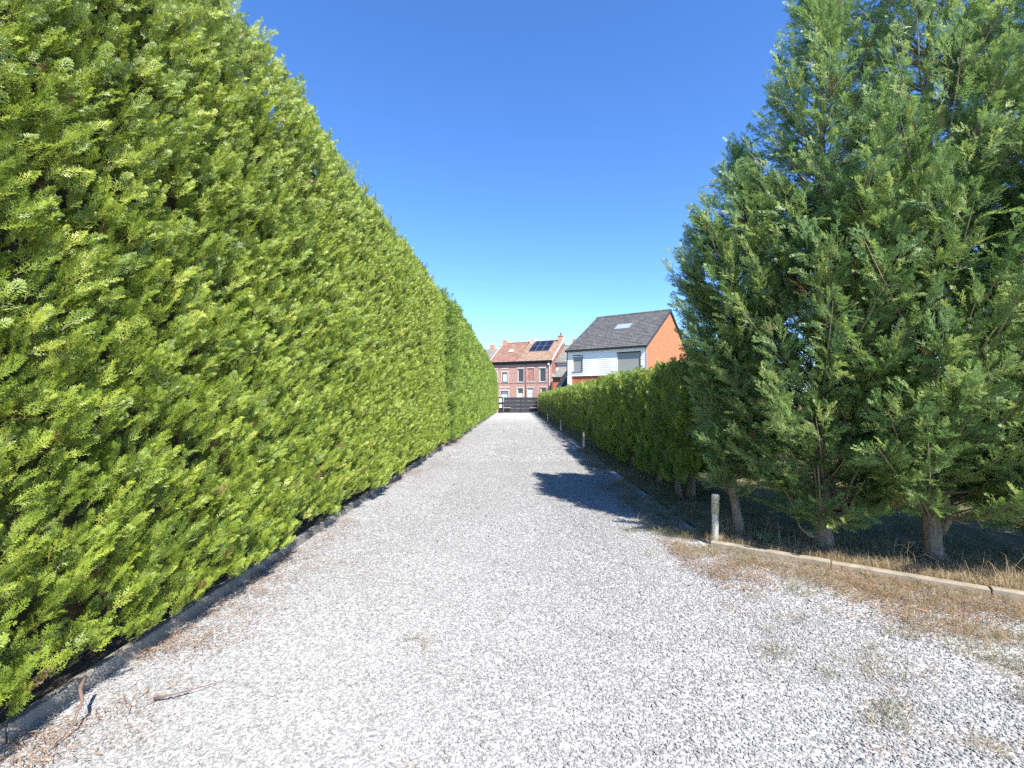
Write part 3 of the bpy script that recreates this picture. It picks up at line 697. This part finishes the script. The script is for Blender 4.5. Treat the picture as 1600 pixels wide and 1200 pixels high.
# ------------------------------------------------------------------ bollard lights
def bollard(x, y, label, lean=0.0):
    b = empty('bollard_light', (x, y, .0)); b.rotation_euler = (0, lean, 0)
    tag(b, label, 'bollard light', 'bollard lights along the right edge of the drive')
    MB().tube([(0, 0, -.05), (0, 0, .315)], .033, 18).build('post', M['steel'], b, smooth=False)
    MB().tube([(0, 0, .3155), (0, 0, .49)], .0375, 18).build('lens', M['lens'], b)
    MB().tube([(0, 0, .4905), (0, 0, .512), (0, 0, .518)], [.0385, .0385, .030], 18).build('cap', M['steel'], b)
bollard(2.055, 4.74, 'nearest steel bollard light with yellowed lens, at the corner of the slanting kerb', .01)
bollard(2.03, 13.6, 'small steel bollard light by the step in the low hedge, second from the camera')
bollard(2.1, 21.2, 'distant steel bollard light under the low hedge, third from the camera')
bollard(2.12, 30, 'farthest steel bollard light under the low hedge, nearest the gate')

# ------------------------------------------------------------------ hedges
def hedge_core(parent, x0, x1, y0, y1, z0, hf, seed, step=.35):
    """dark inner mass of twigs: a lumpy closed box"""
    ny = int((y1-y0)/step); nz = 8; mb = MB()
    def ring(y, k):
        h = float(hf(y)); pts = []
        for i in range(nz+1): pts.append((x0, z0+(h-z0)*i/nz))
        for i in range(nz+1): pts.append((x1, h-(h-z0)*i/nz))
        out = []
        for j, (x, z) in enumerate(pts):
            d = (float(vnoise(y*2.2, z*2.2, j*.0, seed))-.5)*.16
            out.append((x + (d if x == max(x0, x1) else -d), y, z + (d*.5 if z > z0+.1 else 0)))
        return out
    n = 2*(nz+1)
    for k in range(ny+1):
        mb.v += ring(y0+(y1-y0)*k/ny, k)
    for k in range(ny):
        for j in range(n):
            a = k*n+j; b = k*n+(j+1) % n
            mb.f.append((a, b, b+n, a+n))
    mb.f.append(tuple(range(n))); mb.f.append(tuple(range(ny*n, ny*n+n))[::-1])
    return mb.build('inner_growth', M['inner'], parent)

def face_plumes(n, y0, y1, zlo, hf, xf, sgn, scale, upness=(.4, 1.0), outness=(.3, .9), depth=.32, clump=2.4, hole=.30, seed=0, ybias=0.0, bulge=.34, rnd_top=.22):
    y = rng.uniform(y0, y1, n); t = rng.uniform(0, 1, n); h = hf(y); lo = zlo(y); z = lo + (h-lo)*t
    lay = rng.uniform(0, 1, n)**1.6*depth
    cl = vnoise(y*clump, z*clump*.9, seed=seed)*.65 + vnoise(y*clump*2.3, z*clump*2.0, seed=seed+1)*.35
    keep = (cl > hole) | (lay > depth*.55)
    y, z, lay, cl, h = y[keep], z[keep], lay[keep], cl[keep], h[keep]
    n = len(y)
    rel = (cl-.5)*bulge
    x = xf(y, z) + sgn*(rel - lay)
    top = np.clip((z-(h-.45))/.45, 0, 1); x = x - sgn*top**2*rnd_top
    out = rng.uniform(*outness, n)*(1-.4*top); up = rng.uniform(*upness, n) + .5*top
    d = np.stack([sgn*out, rng.normal(ybias, .38, n), up], 1)
    ref = np.stack([sgn*rng.uniform(.2, .9, n), rng.normal(-.5, .42, n), rng.uniform(.2, 1.0, n)], 1)
    s = rng.uniform(*scale, n)
    return np.stack([x, y, z], 1), frames(d, ref), s, cl, lay
def top_plumes(n, y0, y1, hf, xa, xb, scale, lift=0.0):
    y = rng.uniform(y0, y1, n); x = xa + (xb-xa)*rng.uniform(0, 1, n)**1.3
    z = hf(y) + rng.uniform(-.25, .02, n) + lift
    d = np.stack([rng.normal(0, .35, n), rng.normal(0, .35, n), np.ones(n)], 1)
    ref = np.stack([rng.normal(0, 1, n), rng.normal(0, 1, n), np.zeros(n)], 1)
    return np.stack([x, y, z], 1), frames(d, ref), rng.uniform(*scale, n)

def tints(n, base, spread, cl=None, k=0.0):
    t = rng.normal(base, spread, n)
    if cl is not None: t = t + (vnoise(np.arange(n)*.37, 0*np.arange(n), seed=4)-.5)*k
    return np.clip(t, 0, .95)

# tall left hedge, near stretch
HA = empty('tall_hedge', (-3.0, 6, 0)); tag(HA, 'tall sunlit conifer hedge filling the left side, nearest stretch', 'hedge', 'hedges along the drive')
HA.location = (0, 0, 0)
hA = lambda y: 4.52 + .05*(vnoise(np.asarray(y)*1.1, 0*np.asarray(y), seed=21)-.5)*2 + .07*(vnoise(np.asarray(y)*4.3, 0*np.asarray(y), seed=22)-.5)*2
xA = lambda y, z: -2.11 + .05*(vnoise(y*.9, z*.9, seed=31)-.5)*2 + .12*np.clip(1-z/.9, 0, 1)*0 + .03*np.clip(1.5-z, 0, 1.0)
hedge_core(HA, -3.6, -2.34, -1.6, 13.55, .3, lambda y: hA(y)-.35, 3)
p1 = face_plumes(52000, -.6, 13.5, lambda y: .10 + .16*vnoise(y*2.2, 0*y, seed=9), hA, xA, 1, (.20, .43), seed=41, clump=7.5, hole=.36, bulge=.11, depth=.20, ybias=.10, rnd_top=.12, upness=(.6, 1.3))
p2 = top_plumes(4200, -.6, 13.5, hA, -2.13, -3.5, (.22, .48))
ti = tints(len(p1[0]), .52, .17, p1[3], .45); ti[rng.random(len(ti)) < .006] = .99
scatter('foliage', np.concatenate([p1[0], p2[0]]), np.concatenate([p1[1], p2[1]]), np.concatenate([p1[2], p2[2]]), np.concatenate([ti, tints(len(p2[0]), .6, .15)]), P_left, HA)
for y in np.arange(-.8, 13.4, 1.15):
    yy = y + random.uniform(-.15, .15); x = -2.75 + random.uniform(-.05, .05)
    MB().tube([(x, yy, 0), (x+.02, yy+.01, .25), (x-.02, yy, 1.0), (x, yy, 3.8)], [.10, .07, .06, .02], 8).build('trunk', M['bark'], HA, smooth=True)
# tall left hedge, far stretch (thuja columns)
HB = empty('tall_hedge'); tag(HB, 'tall clipped yellow-green hedge on the left, far stretch running to the gate', 'hedge', 'hedges along the drive')
hB = lambda y: np.interp(np.asarray(y, float), [13.5, 30, 44, 47.6, 48.7], [4.62, 4.55, 4.2, 3.85, 2.9]) + .05*(vnoise(np.asarray(y)*1.6, 0*np.asarray(y), seed=61)-.5)*2
xB = lambda y, z: np.interp(y, [13.8, 14.6, 30, 48.7], [-2.3, -2.06, -2.05, -2.02]) + .09*np.abs(np.sin(PI*y/.75 + .5*np.sin(z*2)))
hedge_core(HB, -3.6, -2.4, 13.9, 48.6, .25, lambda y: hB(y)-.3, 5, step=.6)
p1 = face_plumes(20000, 13.8, 48.7, lambda y: .14+0*y, hB, xB, 1, (.42, .75), upness=(.6, 1.2), outness=(.25, .6), depth=.22, clump=3.2, hole=.34, seed=71, bulge=.14, rnd_top=.12)
p2 = top_plumes(1800, 13.8, 48.7, hB, -2.1, -3.5, (.5, .9))
ti = tints(len(p1[0]), .55, .17, p1[3], .35); ti = np.where(p1[0][:, 1] < 15.2, ti*.7, ti)  # hedge start tinted darker: shade of the groove between stretches put into the colour
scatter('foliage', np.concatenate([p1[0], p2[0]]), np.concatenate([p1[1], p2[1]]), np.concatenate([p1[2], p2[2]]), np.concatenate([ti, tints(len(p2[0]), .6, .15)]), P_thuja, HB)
for y in np.arange(14.4, 48.4, 1.5):
    MB().tube([(-2.7, y, 0), (-2.7, y, 1.2), (-2.72, y, 3.3)], [.08, .05, .02], 6).build('trunk', M['bark'], HB, smooth=True)

# low right hedge
HC = empty('low_hedge'); tag(HC, 'man-high clipped conifer hedge along the right side of the drive, sunlit on top', 'hedge', 'hedges along the drive')
hC = lambda y: 1.86 + .06*(vnoise(np.asarray(y)*1.3, 0*np.asarray(y), seed=81)-.5)*2 - .06*np.clip((np.asarray(y)-30)/18, 0, 1)
xC = lambda y, z: np.where(y < 13.4, 2.34, 2.56) + .05*(vnoise(y*1.1, z*.8, seed=83)-.5)*2
loC = lambda y: np.interp(y, [6.4, 9, 14, 48], [.24, .18, .10, .06]) + .16*(vnoise(y*2.2, 0*y, seed=85)-.5)
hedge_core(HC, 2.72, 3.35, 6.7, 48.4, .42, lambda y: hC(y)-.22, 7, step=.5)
pa = face_plumes(5600, 6.35, 14, loC, hC, xC, -1, (.35, .7), upness=(.6, 1.2), outness=(.2, .6), depth=.26, seed=91, hole=.36, clump=3.6, bulge=.2, rnd_top=.06)
pb = face_plumes(10000, 14, 48.6, loC, hC, xC, -1, (.42, .75), upness=(.6, 1.2), outness=(.2, .6), depth=.26, seed=92, hole=.3, clump=3, bulge=.16, rnd_top=.05)
pc = top_plumes(6500, 6.35, 48.6, hC, 2.36, 3.6, (.3, .55), lift=.09)
pd = face_plumes(2500, 6.35, 48.6, loC, hC, lambda y, z: 3.6+0*y, 1, (.6, .95), depth=.3, seed=93)
# near end of the hedge
n = 700; x = rng.uniform(2.35, 3.6, n); z = rng.uniform(.45, 1.95, n); y = 6.45 + rng.uniform(0, .35, n)
pe = (np.stack([x, y, z], 1), frames(np.stack([rng.normal(0, .3, n), -rng.uniform(.2, .7, n), rng.uniform(.5, 1.1, n)], 1), np.stack([rng.normal(0, .4, n), -np.ones(n), rng.normal(0.2, .3, n)], 1)), rng.uniform(.5, .9, n))
tt = np.concatenate([tints(len(pa[0]), .58, .2), tints(len(pb[0]), .6, .2), tints(len(pc[0]), .62, .2), tints(len(pd[0]), .58, .2), tints(n, .58, .2)])
scatter('foliage', np.concatenate([q[0] for q in (pa, pb, pc, pd, pe)]), np.concatenate([q[1] for q in (pa, pb, pc, pd, pe)]), np.concatenate([q[2] for q in (pa, pb, pc, pd, pe)]), tt, P_low, HC)
for i, y in enumerate(np.arange(6.75, 48, 1.05)):
    yy = y + random.uniform(-.2, .2); x = 2.5 + random.uniform(-.06, .14)
    r = random.uniform(.04, .065)
    MB().tube([(x-.02, yy, 0), (x, yy, .2), (x+random.uniform(-.04, .04), yy, .6), (x+.05, yy, 1.6)], [r*1.25, r, r*.85, r*.4], 8).build('trunk', M['bark_grey'], HC, smooth=True)
    if i == 0: MB().tube([(2.40, yy-.05, 0), (2.36, yy-.04, .25), (2.42, yy, .7)], [.05, .04, .03], 8).build('trunk', M['bark_grey'], HC, smooth=True)

# ------------------------------------------------------------------ tall conifers on the right
def conifer(x, y, H, prof, label, trunk, seed, nb=150, lean=(0, 0), lower_limbs=5):
    """trunk: list of (z, dx, dy, r); prof: list of (z, radius)"""
    r = random.Random(seed)
    T = empty('conifer_tree', (x, y, 0)); tag(T, label, 'tree', 'tall conifers at the right')
    zs = [t[0] for t in trunk]
    def ax(z): return Vector((np.interp(z, zs, [t[1] for t in trunk]), np.interp(z, zs, [t[2] for t in trunk]), z))
    def trad(z): return float(np.interp(z, zs, [t[3] for t in trunk]))
    fine = list(np.linspace(0, .9, 10)) + list(np.linspace(1.1, H, 12))
    mb = MB(); mb.tube([ax(z) for z in fine], [max(.006, trad(z)*(1+.10*math.sin(z*17+seed)*(z < .9))) for z in fine], 12)
    mb.build('trunk', M['bark'], T, smooth=True)
    pz = [p[0] for p in prof]; pr = [p[1] for p in prof]
    P = []; Dv = []; Rf = []; Sc = []; Ti = []; twigs = MB()
    z_lo = prof[0][0]
    for i in range(nb):
        t = (i + r.random())/nb
        zt = z_lo + (H-.1-z_lo)*t**.92                               # height of the tip
        R = float(np.interp(zt, pz, pr))*(r.uniform(.35, 1.12) if i % 3 else r.uniform(.8, 1.12))
        a = r.uniform(0, 2*PI)
        rise = (.25 + .55*min(1, zt/2.5))*R*r.uniform(.8, 1.3) + (.15 if zt > 1.2 else -.05)
        z0 = max(.25, zt - rise)
        b0 = ax(z0); tip = ax(min(zt, H)) + Vector((math.cos(a)*R, math.sin(a)*R, 0))
        mid = b0.lerp(tip, .55) + Vector((0, 0, -.12*R)) + Vector((r.gauss(0, .03), r.gauss(0, .03), 0))
        pts = [b0, b0.lerp(mid, .5) + Vector((0, 0, -.03)), mid, mid.lerp(tip, .55), tip]
        if i % 2 == 0 or zt < 1.3: twigs.tube(pts, [.012, .010, .007, .005, .002], 4, cap=False)
        ns = max(6, int(R*(38 if zt < 3.8 else 26)))
        for k in range(ns):
            s = .22 + .78*(k+r.random())/ns
            if s < .5 and r.random() < .35: continue
            q = s*4; j = min(3, int(q)); pp = pts[j].lerp(pts[j+1], q-j)
            bd = (pts[j+1]-pts[j]).normalized()
            side = bd.cross(Vector((0, 0, 1))); side = side.normalized() if side.length > .05 else Vector((1, 0, 0))
            ss = 1 if k % 2 else -1
            d = bd*r.uniform(.2, .9) + side*ss*r.uniform(.2, 1.0) + Vector((math.cos(a)*.3 + r.gauss(0, .3), math.sin(a)*.3 + r.gauss(0, .3), r.uniform(-.15, .8)))
            if s > .93: d = bd + Vector((r.gauss(0, .15), r.gauss(0, .15), .25))
            P.append(pp + side*ss*.03); Dv.append(d); Rf.append(Vector((.35+r.gauss(0, .45), -.55+r.gauss(0, .45), .75)) + (Vector((math.cos(a), math.sin(a), 0))*.35))
            Sc.append(r.uniform(.27, .58)); Ti.append(min(.85, max(0, r.gauss(.48, .22))))
            if r.random() < .004: Ti[-1] = 1.0
    # leader shoots
    for k in range(26):
        z = H - .75*r.random()**1.2; P.append(ax(z)); Dv.append(Vector((r.gauss(0, .35), r.gauss(0, .35), 1))); Rf.append(Vector((r.gauss(0, 1), r.gauss(0, 1), 0))); Sc.append(r.uniform(.4, .7)); Ti.append(.45)
    scatter('crown', np.array(P), frames(np.array(Dv), np.array(Rf)), np.array(Sc), np.array(Ti), P_tall, T)
    tw = twigs.build('twigs', M['twig_bark'], T); tw['kind'] = 'stuff'
    for k in range(lower_limbs):
        a = r.uniform(PI*.9, PI*2.1); z0 = r.uniform(.12, .5); L = r.uniform(.35, .6)
        b0 = ax(z0); dv = Vector((math.cos(a), math.sin(a), 0))
        pts = [b0, b0+dv*L*.35+Vector((0, 0, .02)), b0+dv*L*.6+Vector((0, 0, .12)), b0+dv*L*.72+Vector((0, 0, .28)), b0+dv*L+Vector((0, 0, .5))]
        MB().tube(pts, [.016, .013, .010, .008, .004], 6).build('limb', M['twig_bark'], T, smooth=True)
    return T
M['twig_bark'] = plain('twig_bark', (.30, .23, .16), .85, var=.3, scale=15)
conifer(2.40, 4.98, 4.2, [(.52, .18), (.9, .28), (1.4, .33), (2.07, .46), (2.77, .64), (3.3, .50), (3.8, .27), (4.2, .03)], 'slim tall conifer with thin reddish trunk just behind the nearest bollard light',
        [(0, 0.03, 0, .062), (.1, .02, 0, .05), (.6, -.06, 0, .045), (2, -.05, 0, .035), (4.2, .05, 0, .006)], 5, nb=300, lower_limbs=0)
conifer(3.04, 4.56, 5.9, [(.40, .42), (.68, .72), (1.3, .90), (2.4, .98), (3.4, .90), (4.16, .68), (4.8, .40), (5.45, .17), (5.9, .03)], 'bushy tall conifer with many low crooked limbs, second tree behind the slanting kerb',
        [(0, 0, 0, .125), (.12, 0, 0, .085), (.5, .01, 0, .07), (2, 0, .02, .05), (5.75, 0, 0, .006)], 6, nb=440, lower_limbs=9)
conifer(3.80, 4.20, 6.4, [(.60, .50), (.92, .88), (1.6, 1.05), (2.6, 1.05), (3.8, .98), (4.5, .78), (5, .60), (5.6, .38), (6.4, .03)], 'tall conifer with thick pale bare trunk at the right of the slanting kerb',
        [(0, .03, 0, .125), (.06, .02, 0, .092), (.2, 0, 0, .072), (.45, -.02, 0, .068), (.6, -.03, 0, .06), (.9, -.08, 0, .05), (2.5, -.06, 0, .05), (6.2, 0, 0, .006)], 9, nb=440, lower_limbs=0)
conifer(4.72, 3.85, 6.3, [(.50, .60), (.85, .92), (1.6, 1.1), (2.6, 1.15), (3.8, 1.1), (5, .88), (6.3, .15)], 'tall conifer at the right edge of the photo, its trunk outside the frame',
        [(0, 0, 0, .13), (.2, 0, 0, .09), (.6, 0, 0, .08), (2.5, 0, 0, .05), (6.3, 0, 0, .006)], 12, nb=470, lower_limbs=1)
for q, (tx, ty) in enumerate(((5.6, 3.35), (6.5, 2.85))):
    conifer(tx, ty, 6.2, [(.62, .50), (1.0, .78), (1.6, .92), (2.6, .95), (3.8, .8), (5, .5), (6.2, .05)], ('tall conifer outside the right edge of the photo, next in the row', 'tall conifer farthest outside the right edge of the photo')[q],
            [(0, 0, 0, .13), (.2, 0, 0, .09), (.6, 0, 0, .08), (2.5, 0, 0, .05), (6.2, 0, 0, .006)], 22+q, nb=150, lower_limbs=0)
# the knotty side stem of the pale trunk
kn = [o for o in bpy.data.objects if o.name.startswith('conifer_tree') and abs(o.location.x-3.8) < .01][0]
MB().tube([(.05, -.05, .28), (.085, -.07, .40), (.09, -.07, .52), (.06, -.06, .62), (-.02, -.06, .74), (-.09, -.06, .95)], [.02, .026, .024, .022, .02, .012], 8).build('limb', M['bark'], kn, smooth=True)

# ------------------------------------------------------------------ gravel stones
def gravel(n, x0, x1, y0, y1, size, keep=None):
    x = rng.uniform(x0, x1, n); y = rng.uniform(y0, y1, n)
    k = np.ones(n, bool)
    k &= ~((y > KA.y + (x-KA.x)*KD.y/KD.x - .06) & (x > KA.x-.05))       # not behind the slanting kerb
    if keep is not None: k &= keep(x, y)
    x, y = x[k], y[k]; n = len(x)
    s = rng.lognormal(math.log(size), .28, n)
    z = rng.uniform(-.1, .75, n)*s
    return np.stack([x, y, z], 1), rng.uniform(0, 2*PI, (n, 3))*np.array([.0, .0, 1]) + rng.normal(0, .5, (n, 3))*np.array([1, 1, 0]), s
g1 = gravel(240000, -2.2, 5.0, 1.2, 5.0, .0052, lambda x, y: (np.abs(x) < y*1.25+.6) & (rng.random(len(x)) > .6*np.clip((x-1.6-(4.2-y)*.36)/.6, 0, 1)))
g2 = gravel(150000, -2.2, 2.1, 5.0, 11, .0066)
g3 = gravel(130000, -2.2, 2.1, 11, 36, .0095, lambda x, y: rng.random(len(y)) < np.clip((36-y)/22, 0, 1)**1.3)
pts = np.concatenate([g1[0], g2[0], g3[0]])
o = scatter('gravel', pts, np.concatenate([g1[1], g2[1], g3[1]]), np.concatenate([g1[2], g2[2], g3[2]]), np.clip(rng.normal(.55, .17, len(pts)) + .22*(vnoise(pts[:, 0]*1.3, pts[:, 1]*.45, seed=33)-.5) + .12*(vnoise(pts[:, 0]*5, pts[:, 1]*5, seed=34)-.5), 0, .93) + (rng.random(len(pts)) < .012)*.06, P_stone)
tag(o, 'loose pale grey crushed stones covering the driveway', 'gravel')

# ------------------------------------------------------------------ grass and litter
def behind(x, y): return (x-KA.x)*KN.x + (y-KA.y)*KN.y        # distance behind the slanting kerb
def put(name, protos, x, y, z, s, tint, label, cat, tilt=.15):
    n = len(x); rot = np.stack([rng.normal(0, tilt, n), rng.normal(0, tilt, n), rng.uniform(0, 2*PI, n)], 1)
    o = scatter(name, np.stack([x, y, np.broadcast_to(z, n)], 1), rot, s, np.clip(tint, 0, 1), protos); tag(o, label, cat); return o
def rnd(n, x0, x1, y0, y1): return rng.uniform(x0, x1, n), rng.uniform(y0, y1, n)
# dry strip right behind the slanting kerb
u = rng.uniform(-.05, 6.2, 3400); v = .085 + rng.uniform(0, 1, 3400)**1.4*.9
x = KA.x + KD.x*u + KN.x*v; y = KA.y + KD.y*u + KN.y*v
put('dry_grass', P_grass, x, y, .035, rng.uniform(.4, .95, 3400), rng.normal(.82, .16, 3400) - (v > .55)*.2, 'straw coloured dry grass strip behind the slanting kerb', 'grass')
# lawn under and behind the trees
x, y = rnd(15000, 2.1, 13, 2.5, 15); b = behind(x, y); k = (b > .5); x, y, b = x[k], y[k], b[k]
put('lawn_grass', P_grass, x, y, .035, rng.uniform(.6, 1.2, len(x)), rng.normal(.28, .16, len(x)) + vnoise(x*.9, y*.9, seed=5)*.25, 'short grey-green grass of the shaded lawn behind the conifers', 'grass')
# verge between drive and low hedge
n = 7500; y = 4.9 + rng.uniform(0, 1, n)**1.5*34; x = 2.14 - rng.uniform(0, 1, n)**1.6*np.interp(y, [5, 8, 14, 40], [.75, .8, .4, .2]) + rng.uniform(0, .35, n)
k = vnoise(x*3, y*1.5, seed=51) > .32; x, y = x[k], y[k]
put('verge_grass', P_mat + P_grass, x, y, .012, rng.uniform(.5, 1.0, len(x)), rng.normal(.5, .22, len(x)), 'thin dull grass creeping into the gravel beside the low hedge', 'grass')
# patchy dry grass in the gravel in front of the kerb
n = 36000; x, y = rnd(n, 1.2, 6.0, 1.0, 4.9); b = -behind(x, y)
dens = vnoise(x*1.1, y*1.6, seed=14)*.45 + vnoise(x*3.7, y*4.5, seed=15)*.55
want = np.clip((x - 1.60 - (4.2-y)*.36)/.6, 0, 1)*.6 + np.exp(-(np.clip(b-.2, 0, 9)/.25)**2)*.2
k = (b > .09) & (rng.random(n) < .62*np.clip((.27 + want*.80 - dens + .05)/.30, 0, 1)); x, y = x[k], y[k]
spots = [((px-805)*1080/(py-623)/720, 1080/(py-623)) for px, py in ((1372, 1140), (1462, 1152), (1385, 1112), (1290, 1055), (1215, 1025), (1130, 905), (1180, 935), (1545, 1175), (660, 1010), (1010, 870), (985, 830))]
for cx_, cy_ in spots:
    m_ = int(rng.integers(8, 22)); x = np.concatenate([x, cx_ + rng.normal(0, .045, m_)]); y = np.concatenate([y, cy_ + rng.normal(0, .035, m_)])
put('patchy_grass', P_mat + P_mat + P_grass, x, y, .014, rng.uniform(.35, .75, len(x)), rng.normal(.66, .24, len(x)) - np.clip(vnoise(x*2.4, y*2.4, seed=77)-.45, 0, 1)*.9, 'patches of dry trampled grass in the gravel in front of the slanting kerb', 'grass', tilt=.3)
# conifer litter: reddish brown scales at the kerb, both sides
n = 8000; x, y = rnd(n, 1.5, 6.0, 1.3, 4.9); b = -behind(x, y); k = (b > .02) & (vnoise(x*2.2, y*3, seed=18)*.7 + rng.random(n)*.3 < .30 + .32*np.exp(-(np.abs(b-.35)/.4)**2) + .12*np.clip((x-1.7-(4.2-y)*.36)/.6, 0, 1)); xa, ya = x[k], y[k]
n = 1500; yb = 1.3 + rng.uniform(0, 1, n)**1.3*16; xb = -2.17 + np.abs(rng.normal(0, .22, n)); k = vnoise(xb*3, yb*1.7, seed=19) > .42; xb, yb = xb[k], yb[k]
n = 900; xc, yc = rnd(n, -2.0, 2.0, 1.4, 12); k = vnoise(xc*1.5, yc*1.2, seed=20) > .66; xc, yc = xc[k], yc[k]
x = np.concatenate([xa, xb, xc]); y = np.concatenate([ya, yb, yc])
s = np.concatenate([rng.uniform(.6, 1.2, len(xa)), rng.uniform(.5, 1.0, len(xb)), rng.uniform(.3, .6, len(xc))])
put('conifer_litter', P_litter, x, y, .022, s, rng.normal(.5, .25, len(x)), 'reddish brown dry conifer litter scattered along the kerbs', 'litter', tilt=.1)
# a few taller stalks
u = rng.uniform(0, 6, 90); v = rng.uniform(.05, .8, 90)
put('dry_stalks', P_tall_grass, KA.x + KD.x*u + KN.x*v, KA.y + KD.y*u + KN.y*v, .03, rng.uniform(.6, 1.3, 90), rng.normal(.75, .15, 90), 'tall thin dry stalks standing among the trees behind the slanting kerb', 'grass')

# ------------------------------------------------------------------ small things
def twig(pts, r, label):
    mb = MB(); n = len(pts); mb.tube(pts, [r*(1-.75*i/(n-1)) for i in range(n)], 6)
    return tag(mb.build('dry_twig', M['twig'], smooth=True), label, 'twig', 'fallen twigs beside the left kerb')
def gp(px, py, z=0.0):
    d = 720*(1.5-z)/(py-623); return ((px-805)/720*d, d, z)
twig([gp(240, 1092, .02), gp(270, 1085, .035), gp(305, 1076, .03), gp(342, 1066, .02)], .006, 'long thin reddish twig lying on the gravel near the left kerb')
twig([gp(133, 1058, .17), gp(125, 1078, .155), gp(129, 1096, .12), gp(121, 1112, .085), gp(117, 1128, .06), gp(103, 1147, .03), gp(84, 1166, .015)], .009, 'bent dry branch hanging over the left kerb onto the gravel')
def weed(x, y, n, label, s=1.0):
    w = empty('weed_plant', (x, y, .035)); tag(w, label, 'weed')
    for i in range(n):
        a = 2*PI*i/n + random.uniform(-.3, .3); d = Vector((math.cos(a), math.sin(a), 0)); sd = Vector((-d.y, d.x, 0)); mb = MB(); L = .09*s*random.uniform(.8, 1.3)
        for j, (t, wd, z) in enumerate(((0, .15, 0), (.3, .8, .05), (.65, 1.0, .075), (.9, .6, .07), (1.0, .08, .06))):
            p = d*L*t + Vector((0, 0, z*s)); mb.v += [tuple(p - sd*wd*.022*s), tuple(p + Vector((0, 0, -.006*s))), tuple(p + sd*wd*.022*s)]
            if j: k = 3*j; mb.f += [(k-3, k-2, k+1, k), (k-2, k-1, k+2, k+1)]
        mb.build('leaf', M['weed'], w, smooth=True)
weed(2.52, 4.62, 7, 'broad-leaved green weed between bollard light and kerb', 1.2)
